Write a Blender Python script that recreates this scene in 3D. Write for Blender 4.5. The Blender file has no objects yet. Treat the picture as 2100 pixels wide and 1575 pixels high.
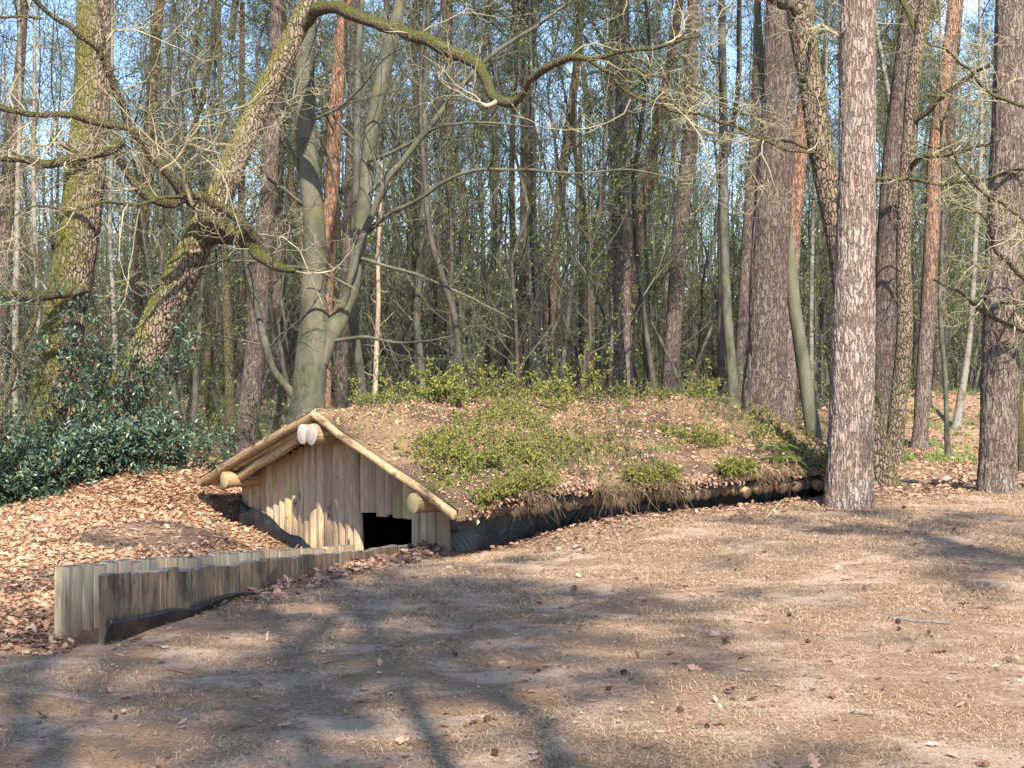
import bpy, math, random
import numpy as np
from mathutils import Vector, Matrix, Quaternion
random.seed(7); rng = np.random.default_rng(7)
SC = bpy.context.scene; COL = SC.collection
F = 2950.0; CX = 1050.0; HY = 755.0; EYE = 1.6
def W(px, py, Y): return np.array([(px-CX)/F*Y, Y, EYE+(HY-py)/F*Y])
def S(x, a, b):
    t = np.clip((np.asarray(x, float)-a)/(b-a), 0, 1); return t*t*(3-2*t)

# ---------- value noise ----------
def _h(ix, iy, iz, s):
    n = (ix*73856093) ^ (iy*19349663) ^ (iz*83492791) ^ (s*2654435761)
    n = ((n ^ (n >> 13)) & 0xffffffff)*1274126177
    return ((n ^ (n >> 16)) & 0xffff)/65535.0
def vn(x, y, z=0.0, s=1):
    x, y, z = np.broadcast_arrays(np.asarray(x, float), np.asarray(y, float), np.asarray(z, float))
    ix, iy, iz = [np.floor(q).astype(np.int64) for q in (x, y, z)]
    fx, fy, fz = x-ix, y-iy, z-iz
    fx, fy, fz = [q*q*(3-2*q) for q in (fx, fy, fz)]
    r = 0
    for dx in (0, 1):
        for dy in (0, 1):
            for dz in (0, 1):
                w = (fx if dx else 1-fx)*(fy if dy else 1-fy)*(fz if dz else 1-fz)
                r = r + w*_h(ix+dx, iy+dy, iz+dz, s)
    return r*2-1
def fbm(x, y, z=0.0, s=1, o=4):
    r = 0; a = 1.0; t = 0
    for k in range(o):
        r = r + a*vn(np.asarray(x)*2**k, np.asarray(y)*2**k, np.asarray(z)*2**k, s+k); t += a; a *= .5
    return r/t

# ---------- mesh helpers ----------
def mesh_np(name, V, quads=None, tris=None, mats=(), mi=None, smooth=True):
    V = np.asarray(V, np.float32).reshape(-1, 3)
    me = bpy.data.meshes.new(name); me.vertices.add(len(V)); me.vertices.foreach_set('co', V.ravel())
    q = np.asarray(quads, np.int32).reshape(-1, 4) if quads is not None and len(quads) else np.zeros((0, 4), np.int32)
    t = np.asarray(tris, np.int32).reshape(-1, 3) if tris is not None and len(tris) else np.zeros((0, 3), np.int32)
    loops = np.concatenate([q.ravel(), t.ravel()]).astype(np.int32)
    tot = np.concatenate([np.full(len(q), 4, np.int32), np.full(len(t), 3, np.int32)])
    st = np.concatenate([[0], np.cumsum(tot)[:-1]]).astype(np.int32) if len(tot) else np.zeros(0, np.int32)
    me.loops.add(len(loops)); me.loops.foreach_set('vertex_index', loops)
    me.polygons.add(len(tot)); me.polygons.foreach_set('loop_start', st)
    try: me.polygons.foreach_set('loop_total', tot)
    except Exception: pass
    me.polygons.foreach_set('use_smooth', np.full(len(tot), smooth, bool))
    for m in mats: me.materials.append(m)
    if mi is not None: me.polygons.foreach_set('material_index', np.asarray(mi, np.int32))
    me.update(calc_edges=True); me.validate()
    return me
def obj(name, me, parent=None, loc=None, rot=None, mat=None):
    o = bpy.data.objects.new(name, me); COL.objects.link(o)
    if parent: o.parent = parent
    if loc is not None: o.location = [float(q) for q in loc]
    if rot is not None: o.rotation_euler = rot
    if mat is not None: o.matrix_local = mat
    return o
def tag(o, label=None, cat=None, group=None, kind=None):
    if label: o['label'] = label
    if cat: o['category'] = cat
    if group: o['group'] = group
    if kind: o['kind'] = kind
    return o
def thing(name, label, cat, loc=(0, 0, 0), rz=0, group=None):
    o = obj(name, None, loc=loc, rot=(0, 0, rz)); o.empty_display_size = .2
    return tag(o, label, cat, group)

class Bag:
    def __init__(s): s.V = []; s.Q = []; s.T = []; s.mq = []; s.mt = []; s.n = 0
    def add(s, V, Q=None, T=None, m=0):
        V = np.asarray(V, float).reshape(-1, 3)
        if Q is not None and len(Q): s.Q.append(np.asarray(Q)+s.n); s.mq.append(np.full(len(Q), m))
        if T is not None and len(T): s.T.append(np.asarray(T)+s.n); s.mt.append(np.full(len(T), m))
        s.V.append(V); s.n += len(V)
    def mesh(s, name, mats, smooth=True):
        Q = np.concatenate(s.Q) if s.Q else None; T = np.concatenate(s.T) if s.T else None
        mi = np.concatenate(s.mq+s.mt)
        return mesh_np(name, np.concatenate(s.V), Q, T, mats, mi, smooth)

def tubes(P, R, k=3, disp=None):
    """P (m,n,3), R (m,n) -> V, Q  (m open tubes of n rings of k sides)"""
    P = np.asarray(P, float); R = np.asarray(R, float)
    if P.ndim == 2: P = P[None]; R = R[None]
    m, n, _ = P.shape
    T = np.gradient(P, axis=1); T /= np.linalg.norm(T, axis=2, keepdims=True)+1e-9
    mt = T.mean(1); ref = np.where((np.abs(mt[:, 0]) < .75*np.linalg.norm(mt, axis=1))[:, None], [1., 0, 0], [0, .6, .8])
    U = np.cross(T, ref[:, None, :]); U /= np.linalg.norm(U, axis=2, keepdims=True)+1e-9
    Vv = np.cross(T, U)
    a = np.arange(k)*2*np.pi/k
    c, s_ = np.cos(a), np.sin(a)
    rr = R[:, :, None]*np.ones(k)
    if disp is not None: rr = rr*disp(m, n, k, a)
    X = P[:, :, None, :]+rr[..., None]*(c[None, None, :, None]*U[:, :, None, :]+s_[None, None, :, None]*Vv[:, :, None, :])
    i = np.arange(m)[:, None, None]*n*k; j = np.arange(n-1)[None, :, None]*k; l = np.arange(k)[None, None, :]
    l2 = (l+1) % k
    Q = np.stack([i+j+l, i+j+l2, i+j+k+l2, i+j+k+l], -1).reshape(-1, 4)
    return X.reshape(-1, 3), Q

def resample(pts, n, w=None):
    """smooth (Catmull-Rom-like cubic) resample of polyline; w = extra columns"""
    pts = np.asarray(pts, float); m = len(pts)
    d = np.r_[0, np.cumsum(np.linalg.norm(np.diff(pts[:, :3], axis=0), axis=1))]
    t = np.linspace(0, d[-1], n)
    tan = np.gradient(pts, d, axis=0) if m > 2 else np.repeat((pts[1:]-pts[:1])/d[-1], 2, 0)
    k = np.clip(np.searchsorted(d, t, side='right')-1, 0, m-2)
    h = (d[k+1]-d[k])[:, None]; x = ((t-d[k])[:, None])/h
    return ((2*x**3-3*x**2+1)*pts[k]+(x**3-2*x**2+x)*h*tan[k]+(-2*x**3+3*x**2)*pts[k+1]+(x**3-x**2)*h*tan[k+1])

def norm(a): return a/(np.linalg.norm(a, axis=-1, keepdims=True)+1e-9)
def grow(P, R, count, length, npts=6, rr=.5, spread=60, wiggle=.25, up=0.0, tmin=.15, tmax=1.0, taper=.75, rmin=.0015, jl=.5, flat=1.0, rmax=9):
    """children on polylines P (m,n,3), R (m,n)."""
    m, n, _ = P.shape; M = m*count
    idx = np.repeat(np.arange(m), count)
    t = (tmin+(tmax-tmin)*rng.random(M))*(n-1); k = np.minimum(t.astype(int), n-2); f = (t-k)[:, None]
    p = P[idx, k]*(1-f)+P[idx, k+1]*f; r0 = R[idx, k]*(1-f[:, 0])+R[idx, k+1]*f[:, 0]
    d = norm(P[idx, k+1]-P[idx, k])
    per = norm(np.cross(d, rng.normal(size=(M, 3))))
    a = np.radians(spread*(.65+.7*rng.random(M)))[:, None]
    d = norm(d*np.cos(a)+per*np.sin(a)*np.array([1, 1, flat]))
    L = length*(1-jl+2*jl*rng.random(M))*(1-.45*t/(n-1))
    st = L/(npts-1); out = np.zeros((M, npts, 3)); out[:, 0] = p; cur = rng.normal(size=(M, 3))*wiggle
    for i in range(1, npts):
        cur = cur*.35+rng.normal(size=(M, 3))*wiggle
        d = norm(d+cur+np.array([0, 0, up]))
        out[:, i] = out[:, i-1]+d*st[:, None]
    r = np.minimum(np.maximum(r0*rr, rmin), rmax)[:, None]*(1-taper*np.linspace(0, 1, npts))[None]
    return out, np.maximum(r, rmin*.6)

def leafquads(C, D, N, L, Wd, fold=.25):
    """diamond leaf, base at C, along D, normal N. 4 verts, 2 tris"""
    D = norm(D); N = norm(N-D*(N*D).sum(-1, keepdims=True)); B = np.cross(D, N)
    L = np.asarray(L)[..., None]; Wd = np.asarray(Wd)[..., None]
    V = np.stack([C, C+D*L*.45+B*Wd*.5+N*Wd*fold, C+D*L, C+D*L*.45-B*Wd*.5+N*Wd*fold], 1)
    m = len(C); i = np.arange(m)[:, None]*4
    T = np.concatenate([i+[0, 1, 2], i+[0, 2, 3]])
    return V.reshape(-1, 3), T
OAK = np.array([[0, 0], [.06, .10], [.20, .20], [.10, .30], [.30, .42], [.13, .52], [.33, .68], [.17, .76], [.14, .92], [0, 1.0]])
def lobed(C, D, N, L, curl=.25):
    """lobed dead leaf, fan about the midrib"""
    D = norm(D); N = norm(N-D*(N*D).sum(-1, keepdims=True)); B = np.cross(D, N); m = len(C)
    xs = np.r_[OAK[:, 0], -OAK[1:-1, 0][::-1]]; ys = np.r_[OAK[:, 1], OAK[1:-1, 1][::-1]]; n = len(xs)
    L = np.asarray(L)[:, None, None]; cu = (curl*(rng.random(m)*2-.3))[:, None, None]
    zz = (np.abs(xs)**1.2*1.5+((ys-.5)**2)*.8)[None, :, None]*cu+rng.normal(size=(m, n, 1))*.03
    V = C[:, None]+L*(xs[None, :, None]*B[:, None]*1.1+ys[None, :, None]*D[:, None]+zz*N[:, None])
    ctr = C[:, None]+L*.5*D[:, None]-L*.02*N[:, None]
    V = np.concatenate([V, ctr], 1); i = np.arange(m)[:, None]*(n+1)
    T = np.concatenate([i+[k, (k+1) % n, n] for k in range(n)])
    return V.reshape(-1, 3), T

# ---------- materials ----------
class Mt:
    def __init__(s, name, rough=.9, spec=.25):
        s.m = bpy.data.materials.new(name); s.m.use_nodes = True; s.t = s.m.node_tree
        s.b = s.t.nodes['Principled BSDF']; s.b.inputs['Roughness'].default_value = rough
        s.b.inputs['Specular IOR Level'].default_value = spec
    def n(s, typ, props=None, **ins):
        nd = s.t.nodes.new(typ)
        for k, v in (props or {}).items(): setattr(nd, k, v)
        for k, v in ins.items():
            key = int(k[1:]) if k[0] == '_' and k[1:].isdigit() else k.replace('_', ' ')
            i = nd.inputs[key]
            if isinstance(v, bpy.types.NodeSocket): s.t.links.new(v, i)
            elif isinstance(v, bpy.types.Node): s.t.links.new(v.outputs[0], i)
            else: i.default_value = v
        return nd
    def coord(s, scale=(1, 1, 1), kind='Object'):
        tc = s.n('ShaderNodeTexCoord')
        return s.n('ShaderNodeMapping', Vector=tc.outputs[kind], Scale=scale).outputs[0]
    def noise(s, vec, scale=5, detail=4, rough=.55, dist=0):
        return s.n('ShaderNodeTexNoise', Vector=vec, Scale=float(scale), Detail=float(detail), Roughness=rough, Distortion=float(dist)).outputs['Fac']
    def ramp(s, fac, stops):
        r = s.n('ShaderNodeValToRGB', Fac=fac); e = r.color_ramp.elements
        e[0].position, e[0].color = stops[0][0], (*stops[0][1], 1)
        e[1].position, e[1].color = stops[-1][0], (*stops[-1][1], 1)
        for p, c in stops[1:-1]:
            q = e.new(p); q.color = (*c, 1)
        return r.outputs[0]
    def mix(s, f, a, b, mode='MIX'):
        nd = s.n('ShaderNodeMix', {'data_type': 'RGBA', 'blend_type': mode})
        for i, v in ((0, f), (6, a), (7, b)):
            if isinstance(v, bpy.types.NodeSocket): s.t.links.new(v, nd.inputs[i])
            else: nd.inputs[i].default_value = v if i == 0 else (*v, 1)
        return nd.outputs[2]
    def math(s, op, a, b=0.0, c=None):
        nd = s.n('ShaderNodeMath', {'operation': op}, _0=a, _1=b)
        return nd.outputs[0]
    def step(s, v, a, b):
        return s.n('ShaderNodeMapRange', {'interpolation_type': 'SMOOTHSTEP'}, _0=v, _1=float(a), _2=float(b)).outputs[0]
    def sep(s, vec): return s.n('ShaderNodeSeparateXYZ', _0=vec)
    def out(s, col, bump=None, bs=.5, bd=.02, rough=None):
        if isinstance(col, bpy.types.NodeSocket): s.t.links.new(col, s.b.inputs['Base Color'])
        else: s.b.inputs['Base Color'].default_value = (*col, 1)
        if rough is not None: s.t.links.new(rough, s.b.inputs['Roughness'])
        if bump is not None:
            b = s.n('ShaderNodeBump', Height=bump, Strength=bs, Distance=bd)
            s.t.links.new(b.outputs[0], s.b.inputs['Normal'])
        return s.m

def mat_pine(name, zo=3.0, orange=1.0, grey=.5, tone=1.0):
    M = Mt(name); c = M.coord()
    wob = M.noise(c, 6, 3)
    cm = M.n('ShaderNodeVectorMath', {'operation': 'ADD'}, _0=c, _1=M.n('ShaderNodeVectorMath', {'operation': 'SCALE'}, _0=M.n('ShaderNodeTexNoise', Vector=c, Scale=7.0).outputs['Color'], Scale=.07).outputs[0]).outputs[0]
    cs = M.n('ShaderNodeMapping', Vector=cm, Scale=(1, 1, .22)).outputs[0]
    v = M.n('ShaderNodeTexVoronoi', {'feature': 'DISTANCE_TO_EDGE'}, Vector=cs, Scale=24.0).outputs['Distance']
    v2 = M.n('ShaderNodeTexVoronoi', {'feature': 'F1'}, Vector=cs, Scale=19.0).outputs['Color']
    fine = M.noise(M.n('ShaderNodeMapping', Vector=c, Scale=(1, 1, .4)).outputs[0], 60, 5, .65)
    big = M.noise(c, 2.2, 3)
    t = tone
    plate = M.mix(M.step(big, .35, .65), (.225*t, .175*t, .145*t), (.275*t, .24*t, .215*t))
    plate = M.mix(M.math('MULTIPLY', M.sep(v2).outputs[0], .4), plate, (.285*t, .20*t, .16*t))
    z = M.sep(c).outputs[2]
    zz = M.math('ADD', z, M.math('MULTIPLY', M.math('SUBTRACT', wob, .5), 3.0))
    fo = M.math('MULTIPLY', M.step(zz, zo, zo+3.0), orange)
    plate = M.mix(fo, plate, (.36, .19, .115))
    rid = M.noise(M.n('ShaderNodeMapping', Vector=cm, Scale=(1, 1, .16)).outputs[0], 26, 4, .6)
    rid = M.math('MULTIPLY', M.math('ABSOLUTE', M.math('SUBTRACT', rid, .5)), 7.0)
    brk = M.step(M.noise(c, 11, 3), .35, .6)
    vv = M.math('MAXIMUM', M.step(v, .0, .10), M.math('MULTIPLY', brk, .75))
    fac = M.math('ADD', M.math('MULTIPLY', M.math('MULTIPLY', vv, M.step(rid, -.05, .55)), 1.0), M.math('MULTIPLY', M.math('SUBTRACT', fine, .5), .75))
    col = M.mix(M.step(fac, -.05, .9), (.095*t, .068*t, .055*t), plate)
    h = M.math('ADD', M.math('ADD', M.math('MULTIPLY', vv, .7), M.step(rid, 0, .6)), M.math('MULTIPLY', fine, .9))
    return M.out(col, h, .8, .022)
def mat_oak(name, moss=.6, dirn=(-.6, -.3, .6), tone=1.0, mossc=(.12, .125, .03), sc=24.0):
    M = Mt(name); c = M.coord()
    cm = M.n('ShaderNodeVectorMath', {'operation': 'ADD'}, _0=c, _1=M.n('ShaderNodeVectorMath', {'operation': 'SCALE'}, _0=M.n('ShaderNodeTexNoise', Vector=c, Scale=9.0).outputs['Color'], Scale=.09).outputs[0]).outputs[0]
    cs = M.n('ShaderNodeMapping', Vector=cm, Scale=(1, 1, .3)).outputs[0]
    v = M.n('ShaderNodeTexVoronoi', {'feature': 'DISTANCE_TO_EDGE'}, Vector=cs, Scale=sc).outputs['Distance']
    fine = M.noise(c, 55, 5, .65)
    col = M.mix(M.step(M.math('ADD', M.step(v, 0, .2), M.math('MULTIPLY', M.math('SUBTRACT', fine, .5), .8)), 0, .8), (.05*tone, .04*tone, .03*tone), (.26*tone, .20*tone, .145*tone))
    g = M.n('ShaderNodeNewGeometry')
    dn = M.n('ShaderNodeVectorMath', {'operation': 'DOT_PRODUCT'}, _0=g.outputs['Normal'], _1=tuple(norm(np.array(dirn)))).outputs['Value']
    mm = M.math('ADD', M.math('MULTIPLY', dn, .45), M.math('MULTIPLY', M.math('SUBTRACT', M.noise(c, 4.5, 5, .7), .5), 1.6))
    f = M.math('MULTIPLY', M.step(mm, .25-moss*.6, .72-moss*.6), .92)
    mc = M.mix(M.noise(c, 40, 4), tuple(.35*q for q in mossc), tuple(1.7*q for q in mossc))
    col = M.mix(f, col, mc)
    return M.out(col, M.math('ADD', M.step(v, 0, .22), fine), .9, .03)
def mat_smooth(name, a, b, moss=(.10, .12, .035), mf=.4, sc=5, bump=.4):
    M = Mt(name, .8); c = M.coord()
    col = M.mix(M.step(M.noise(M.n('ShaderNodeMapping', Vector=c, Scale=(1, 1, .35)).outputs[0], sc, 5, .65), .35, .65), a, b)
    sp = M.noise(c, 45, 4, .7)
    col = M.mix(M.step(sp, .55, .75), col, tuple(q*1.35 for q in b))
    col = M.mix(M.math('MULTIPLY', M.step(M.noise(c, 2.3, 4, .65), .5, .68), mf), col, moss)
    return M.out(col, M.noise(M.n('ShaderNodeMapping', Vector=c, Scale=(1, 1, 2.5)).outputs[0], 18, 5, .7), bump, .02)
def mat_birch(name):
    M = Mt(name, .7); c = M.coord((1, 1, 5))
    n = M.noise(c, 5, 4, .6); d = M.noise(M.coord((1, 1, 1.3)), 3, 4, .7)
    col = M.mix(M.step(n, .58, .66), (.20, .19, .16), (.04, .036, .03))
    col = M.mix(M.step(d, .48, .6), col, (.10, .09, .065))
    return M.out(col, n, .3, .01)
def mat_plain(name, stops, sc=8, rough=.9, bump=.3, scale=(1, 1, 1), spec=.2):
    M = Mt(name, rough, spec); n = M.noise(M.coord(scale), sc, 4, .6)
    return M.out(M.ramp(n, stops), n, bump, .01)
def mat_leaf(name, stops, rough=.6, trans=.25, spec=.3):
    M = Mt(name, rough, spec); g = M.n('ShaderNodeNewGeometry')
    col = M.ramp(g.outputs['Random Per Island'], stops)
    M.out(col)
    if trans:
        tr = M.n('ShaderNodeBsdfTranslucent', Color=col)
        mx = M.n('ShaderNodeMixShader', _0=trans, _1=M.b.outputs[0], _2=tr.outputs[0])
        M.t.links.new(mx.outputs[0], M.t.nodes['Material Output'].inputs['Surface'])
    return M.m
def mat_wood(name, lo, mid, hi, stain=None, sf=0.5, zlim=None, algae=0.0, island=.5):
    M = Mt(name, .8); orr = M.n('ShaderNodeObjectInfo').outputs['Random']; ofs = M.n('ShaderNodeCombineXYZ', _0=M.math('MULTIPLY', orr, 31.0), _1=M.math('MULTIPLY', orr, 17.0), _2=M.math('MULTIPLY', orr, 11.0)).outputs[0]
    def cc(sc): return M.n('ShaderNodeVectorMath', {'operation': 'ADD'}, _0=M.coord(sc), _1=ofs).outputs[0]
    c = cc((1, 1, .09)); g = M.n('ShaderNodeNewGeometry').outputs['Random Per Island']
    off = M.n('ShaderNodeVectorMath', {'operation': 'ADD'}, _0=c, _1=M.n('ShaderNodeCombineXYZ', _0=M.math('MULTIPLY', g, 13.0), _1=0.0, _2=M.math('MULTIPLY', g, 7.0)).outputs[0]).outputs[0]
    n = M.noise(off, 34, 7, .72, .5)
    col = M.ramp(n, [(.3, lo), (.5, mid), (.68, hi)])
    col = M.mix(M.math('MULTIPLY', M.step(g, .35, 1), island), col, tuple(q*.45 for q in mid))
    c3 = cc((1, 1, 1)); col = M.mix(M.math('MULTIPLY', M.step(M.math('FRACT', M.math('MULTIPLY', orr, 7.3)), .2, 1), .35), col, tuple(q*.5 for q in mid))
    kn = M.n('ShaderNodeTexVoronoi', {'feature': 'F1'}, Vector=cc((1, 1, .45)), Scale=4.2).outputs['Distance']
    col = M.mix(M.step(kn, .11, .05), col, tuple(q*.4 for q in lo))
    if algae:
        col = M.mix(M.math('MULTIPLY', M.step(M.noise(cc((1, 1, .25)), 3.0, 3), .54, .66), algae), col, (.30, .33, .06))
    if stain:
        col = M.mix(M.math('MULTIPLY', M.step(M.noise(cc((1.2, 1.2, .6)), 6.5, 6, .75), .62-sf*.35, .72-sf*.25), .92), col, stain)
    return M.out(col, M.math('ADD', n, M.math('MULTIPLY', M.noise(c3, 30, 3), .3)), .6, .012)
def mat_end(name, a, b):
    M = Mt(name, .85); c = M.coord()
    s_ = M.sep(c); nz = M.noise(c, 14, 3)
    r = M.math('SQRT', M.math('ADD', M.math('MULTIPLY', s_.outputs[0], s_.outputs[0]), M.math('MULTIPLY', s_.outputs[1], s_.outputs[1])))
    w = M.math('SINE', M.math('MULTIPLY', M.math('ADD', r, M.math('MULTIPLY', nz, .02)), 330.0))
    col = M.mix(M.math('MULTIPLY', M.step(w, -.2, 1), .6), a, tuple(.6*q for q in a))
    crack = M.n('ShaderNodeTexVoronoi', {'feature': 'DISTANCE_TO_EDGE'}, Vector=c, Scale=13.0).outputs['Distance']
    col = M.mix(M.step(crack, .018, .0), col, tuple(.25*q for q in a))
    col = M.mix(M.step(M.noise(c, 9, 4), .5, .75), col, b)
    return M.out(col, w, .15, .004)

m_pineA = mat_pine('bark_pine_pale', 40, .0, .3, 1.22)
m_pineB = mat_pine('bark_pine_grey', 9.5, .6, .6, .85)
m_pineC = mat_pine('bark_pine_brown', 9, .7, .3, .62)
m_pineD = mat_pine('bark_pine_red', 2.0, .8, .2, .8)
m_pineE = mat_pine('bark_pine_orange', -1.0, 1.0, .2, 1.15)
m_oakA = mat_oak('bark_oak_mossy', .72, (-.75, -.3, .3), 1.0, (.12, .118, .028))
m_oakB = mat_oak('bark_oak_leaning', .5, (-.65, -.15, .65), 1.1, (.14, .135, .028))
m_oakC = mat_oak('bark_oak_grey', .25, (.9, .1, .1), .85, (.10, .11, .02))
m_limb = mat_oak('bark_limb_mossy', .55, (-.1, -.25, .9), .72, (.105, .11, .024), 55.0)
m_beech = mat_smooth('bark_beech', (.058, .056, .040), (.125, .12, .088), (.10, .10, .045), .75, 3.5)
m_thin = mat_smooth('bark_thin', (.034, .033, .026), (.105, .10, .08), (.11, .12, .05), .6, 7)
m_thin2 = mat_smooth('bark_thin_brown', (.032, .027, .022), (.085, .073, .058), (.10, .09, .05), .3, 7)
m_dead = mat_smooth('bark_dead_pale', (.30, .22, .15), (.42, .33, .24), (.25, .2, .12), .2)
m_birch = mat_birch('bark_birch')
m_twig = mat_plain('twig_tan', [(.3, (.15, .13, .08)), (.7, (.44, .39, .26))], 3)
m_twig2 = mat_plain('twig_grey', [(.3, (.040, .040, .028)), (.7, (.125, .125, .085))], 1.5)
m_needle = mat_leaf('pine_needles', [(0, (.02, .034, .013)), (.6, (.042, .068, .025)), (1, (.085, .12, .045))], .55, .15)
m_fresh = mat_leaf('fresh_leaves', [(0, (.13, .19, .05)), (.6, (.22, .30, .08)), (1, (.34, .38, .14))], .6, .5)
m_bil = mat_leaf('bilberry_leaves', [(0, (.09, .11, .03)), (.4, (.17, .20, .04)), (.75, (.31, .33, .07)), (1, (.32, .22, .10))], .55, .35)
m_bild = mat_leaf('dark_sprig_leaves', [(0, (.03, .055, .02)), (.6, (.06, .10, .035)), (1, (.12, .15, .05))], .55, .25)
m_holly = mat_leaf('holly_leaves', [(0, (.018, .042, .028)), (.4, (.04, .08, .055)), (.75, (.08, .135, .09)), (.94, (.13, .19, .08)), (1, (.22, .13, .07))], .42, .12, .5)
m_dead_l = mat_leaf('dead_leaves', [(0, (.15, .085, .05)), (.25, (.33, .20, .125)), (.55, (.48, .29, .175)), (.82, (.63, .44, .30)), (1, (.42, .19, .10))], .7, .15)
m_dead_d = mat_leaf('dead_leaves_dull', [(0, (.12, .065, .045)), (.4, (.24, .14, .10)), (.8, (.36, .23, .17)), (1, (.44, .32, .24))], .75, .1)
m_need_g = mat_leaf('needle_litter', [(0, (.15, .095, .06)), (.35, (.33, .225, .14)), (.75, (.47, .345, .22)), (1, (.58, .46, .31))], .7, 0)
m_root = mat_leaf('roots', [(0, (.05, .035, .025)), (.5, (.17, .12, .07)), (1, (.38, .30, .18))], .8, 0)
m_grass = mat_leaf('grass_green', [(0, (.07, .13, .025)), (.6, (.14, .23, .05)), (1, (.26, .32, .09))], .6, .3)
m_dry = mat_leaf('grass_dry', [(0, (.16, .10, .05)), (.5, (.32, .23, .12)), (1, (.50, .39, .22))], .7, .2)
m_board = mat_wood('gable_boards', (.21, .135, .085), (.50, .35, .23), (.72, .55, .38), (.13, .085, .06), .12, None, .4, .95)
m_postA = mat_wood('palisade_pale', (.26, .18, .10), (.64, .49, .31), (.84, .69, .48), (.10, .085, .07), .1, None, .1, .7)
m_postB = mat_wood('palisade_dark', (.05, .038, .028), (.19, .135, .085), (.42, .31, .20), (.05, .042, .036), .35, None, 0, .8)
m_log = mat_wood('log_bark', (.13, .08, .045), (.36, .24, .13), (.52, .38, .22), (.07, .045, .03), .3, None, 0, .2)
m_logL = mat_wood('log_peeled', (.20, .12, .06), (.44, .30, .16), (.62, .45, .27), (.10, .06, .04), .35, None, 0, .2)
m_endW = mat_end('log_end_white', (.60, .51, .43), (.50, .38, .29))
m_endY = mat_end('log_end_yellow', (.42, .33, .17), (.30, .26, .12))
m_endD = mat_end('log_end_dull', (.12, .085, .065), (.07, .055, .04))
m_postT = mat_end('post_top', (.20, .185, .165), (.14, .13, .12))
def _sheet():
    M = Mt('black_sheet', .38, .5); c = M.coord()
    d = M.noise(c, 7, 5, .7)
    w = M.noise(M.coord((1, 1, .6)), 5, 4, .55, 1.0)
    return M.out(M.mix(M.math('MULTIPLY', M.step(M.noise(c, 5, 6, .8), .5, .72), .35), (.012, .013, .016), (.09, .075, .062)), w, .7, .05)
m_sheet = _sheet()
m_felt = mat_plain('roof_felt', [(.3, (.035, .04, .045)), (.7, (.10, .105, .11))], 12, .85)
m_cone = mat_plain('cone_brown', [(.3, (.04, .025, .018)), (.7, (.14, .09, .06))], 60)
m_stick = mat_plain('stick_brown', [(.3, (.07, .05, .04)), (.7, (.22, .17, .13))], 20)
# ---------- layout frames ----------
GU = np.array([2.945, -3.6]); GU = GU/np.linalg.norm(GU); GA = np.array([-GU[1], GU[0]])
HM = np.array([-1.9975, 14.2]); HROT = math.atan2(GU[1], GU[0])
def uv_of(x, y):
    dx, dy = np.asarray(x)-HM[0], np.asarray(y)-HM[1]
    return dx*GU[0]+dy*GU[1], dx*GA[0]+dy*GA[1]
def hw(u, v, z=0): return np.array([HM[0]+GU[0]*u+GA[0]*v, HM[1]+GU[1]*u+GA[1]*v, z+0*u+0*v])
A0, A1 = np.array([-2.77, 8.75]), np.array([-1.60, 14.32]); ZA = (.393, -.169)
B0, B1 = np.array([-2.39, 8.40]), np.array([-.90, 13.42]); ZB = (.381, -.044)
def sidew(P0, P1, x, y):
    d = P1-P0; L = np.linalg.norm(d); d = d/L
    t = (x-P0[0])*d[0]+(y-P0[1])*d[1]      # metres along the wall
    n = (x-P0[0])*d[1]-(y-P0[1])*d[0]       # >0 : to the right of the line
    return t, n
def h(x, y):
    x = np.asarray(x, float); y = np.asarray(y, float)
    u, v = uv_of(x, y)
    z = .006*fbm(x*6, y*6, 0, 5, 2)*(1-S(y, 18, 24))+.022*fbm(x*.9, y*.9, 0, 3, 4)+.03*fbm(x*.25, y*.25, 0, 9, 2)
    far = S(y, 20, 34)
    z = z+far*.22*fbm(x*.12+5, y*.12, 0, 21, 3)
    z = z-.10*np.exp(-((u-1.9)**2+(v-.1)**2)/.9)
    z = z+.155*S(v, .1, 2.2)*S(u, .5, 1.8)*(1-S(u, 4.0, 8.5))*(1-S(v, 12, 22))
    z = z-.24*np.exp(-((x+2.3)**2+(y-14.6)**2)/.7)
    z = z+.42*np.exp(-((x+4.35)**2/1.2+(y-17.3)**2/2.0))
    z = z+.06*np.exp(-((x+4.2)**2/3+(y-12.5)**2/4))+.11*np.exp(-((x+3.35)**2/.25+(y-13.7)**2/.5))
    # bank far right
    z = z+.95*np.exp(-(y-33-.2*(x-8))**2/9)*S(x, 4.5, 9)
    ta_, na_ = sidew(A0, A1, x, y); z = z-.24*S(ta_, 2.8, 5.0)*S(na_, -1.1, -.3)*(1-S(na_, .0, .1))
    z = z-.07*np.exp(-((u-1.98)/.22)**2)*S(v, .3, 1.0)*(1-S(v, 5.2, 5.8))
    # pit under the left eave
    wl = S(v, -.95, -.2)*(1-S(u, .35, .5))*S(u, -2.6, -2.25)*(1-S(v, .5, .6))
    z = z*(1-wl)+(-.08-.17*(u+2.1))*wl
    z = z-.42*np.exp(-((u+2.15)/.26)**2)*S(v, .15, .45)*(1-S(v, 5, 5.6))
    # trench
    ta, na = sidew(A0, A1, x, y); tb, nb = sidew(B0, B1, x, y)
    inside = S(na, .0, .07)*S(-nb, .0, .07)
    floor = -.13-1.45*S(ta, .4, 4.3)
    m = inside*S(ta, -.12, .02)*(1-S(v, .6, .7))
    z = z*(1-m)+floor*m
    # mouth: a worn hollow in front of the opening
    z = z-.10*np.exp(-((x+2.72)**2/.10+(y-8.45)**2/.10))
    # dug-out interior
    i = S(u, -2.05, -1.95)*(1-S(u, 1.80, 1.87))*S(v, .46, .54)*(1-S(v, 5.3, 5.4))
    z = z*(1-i)+(-1.6)*i
    return z

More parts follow.
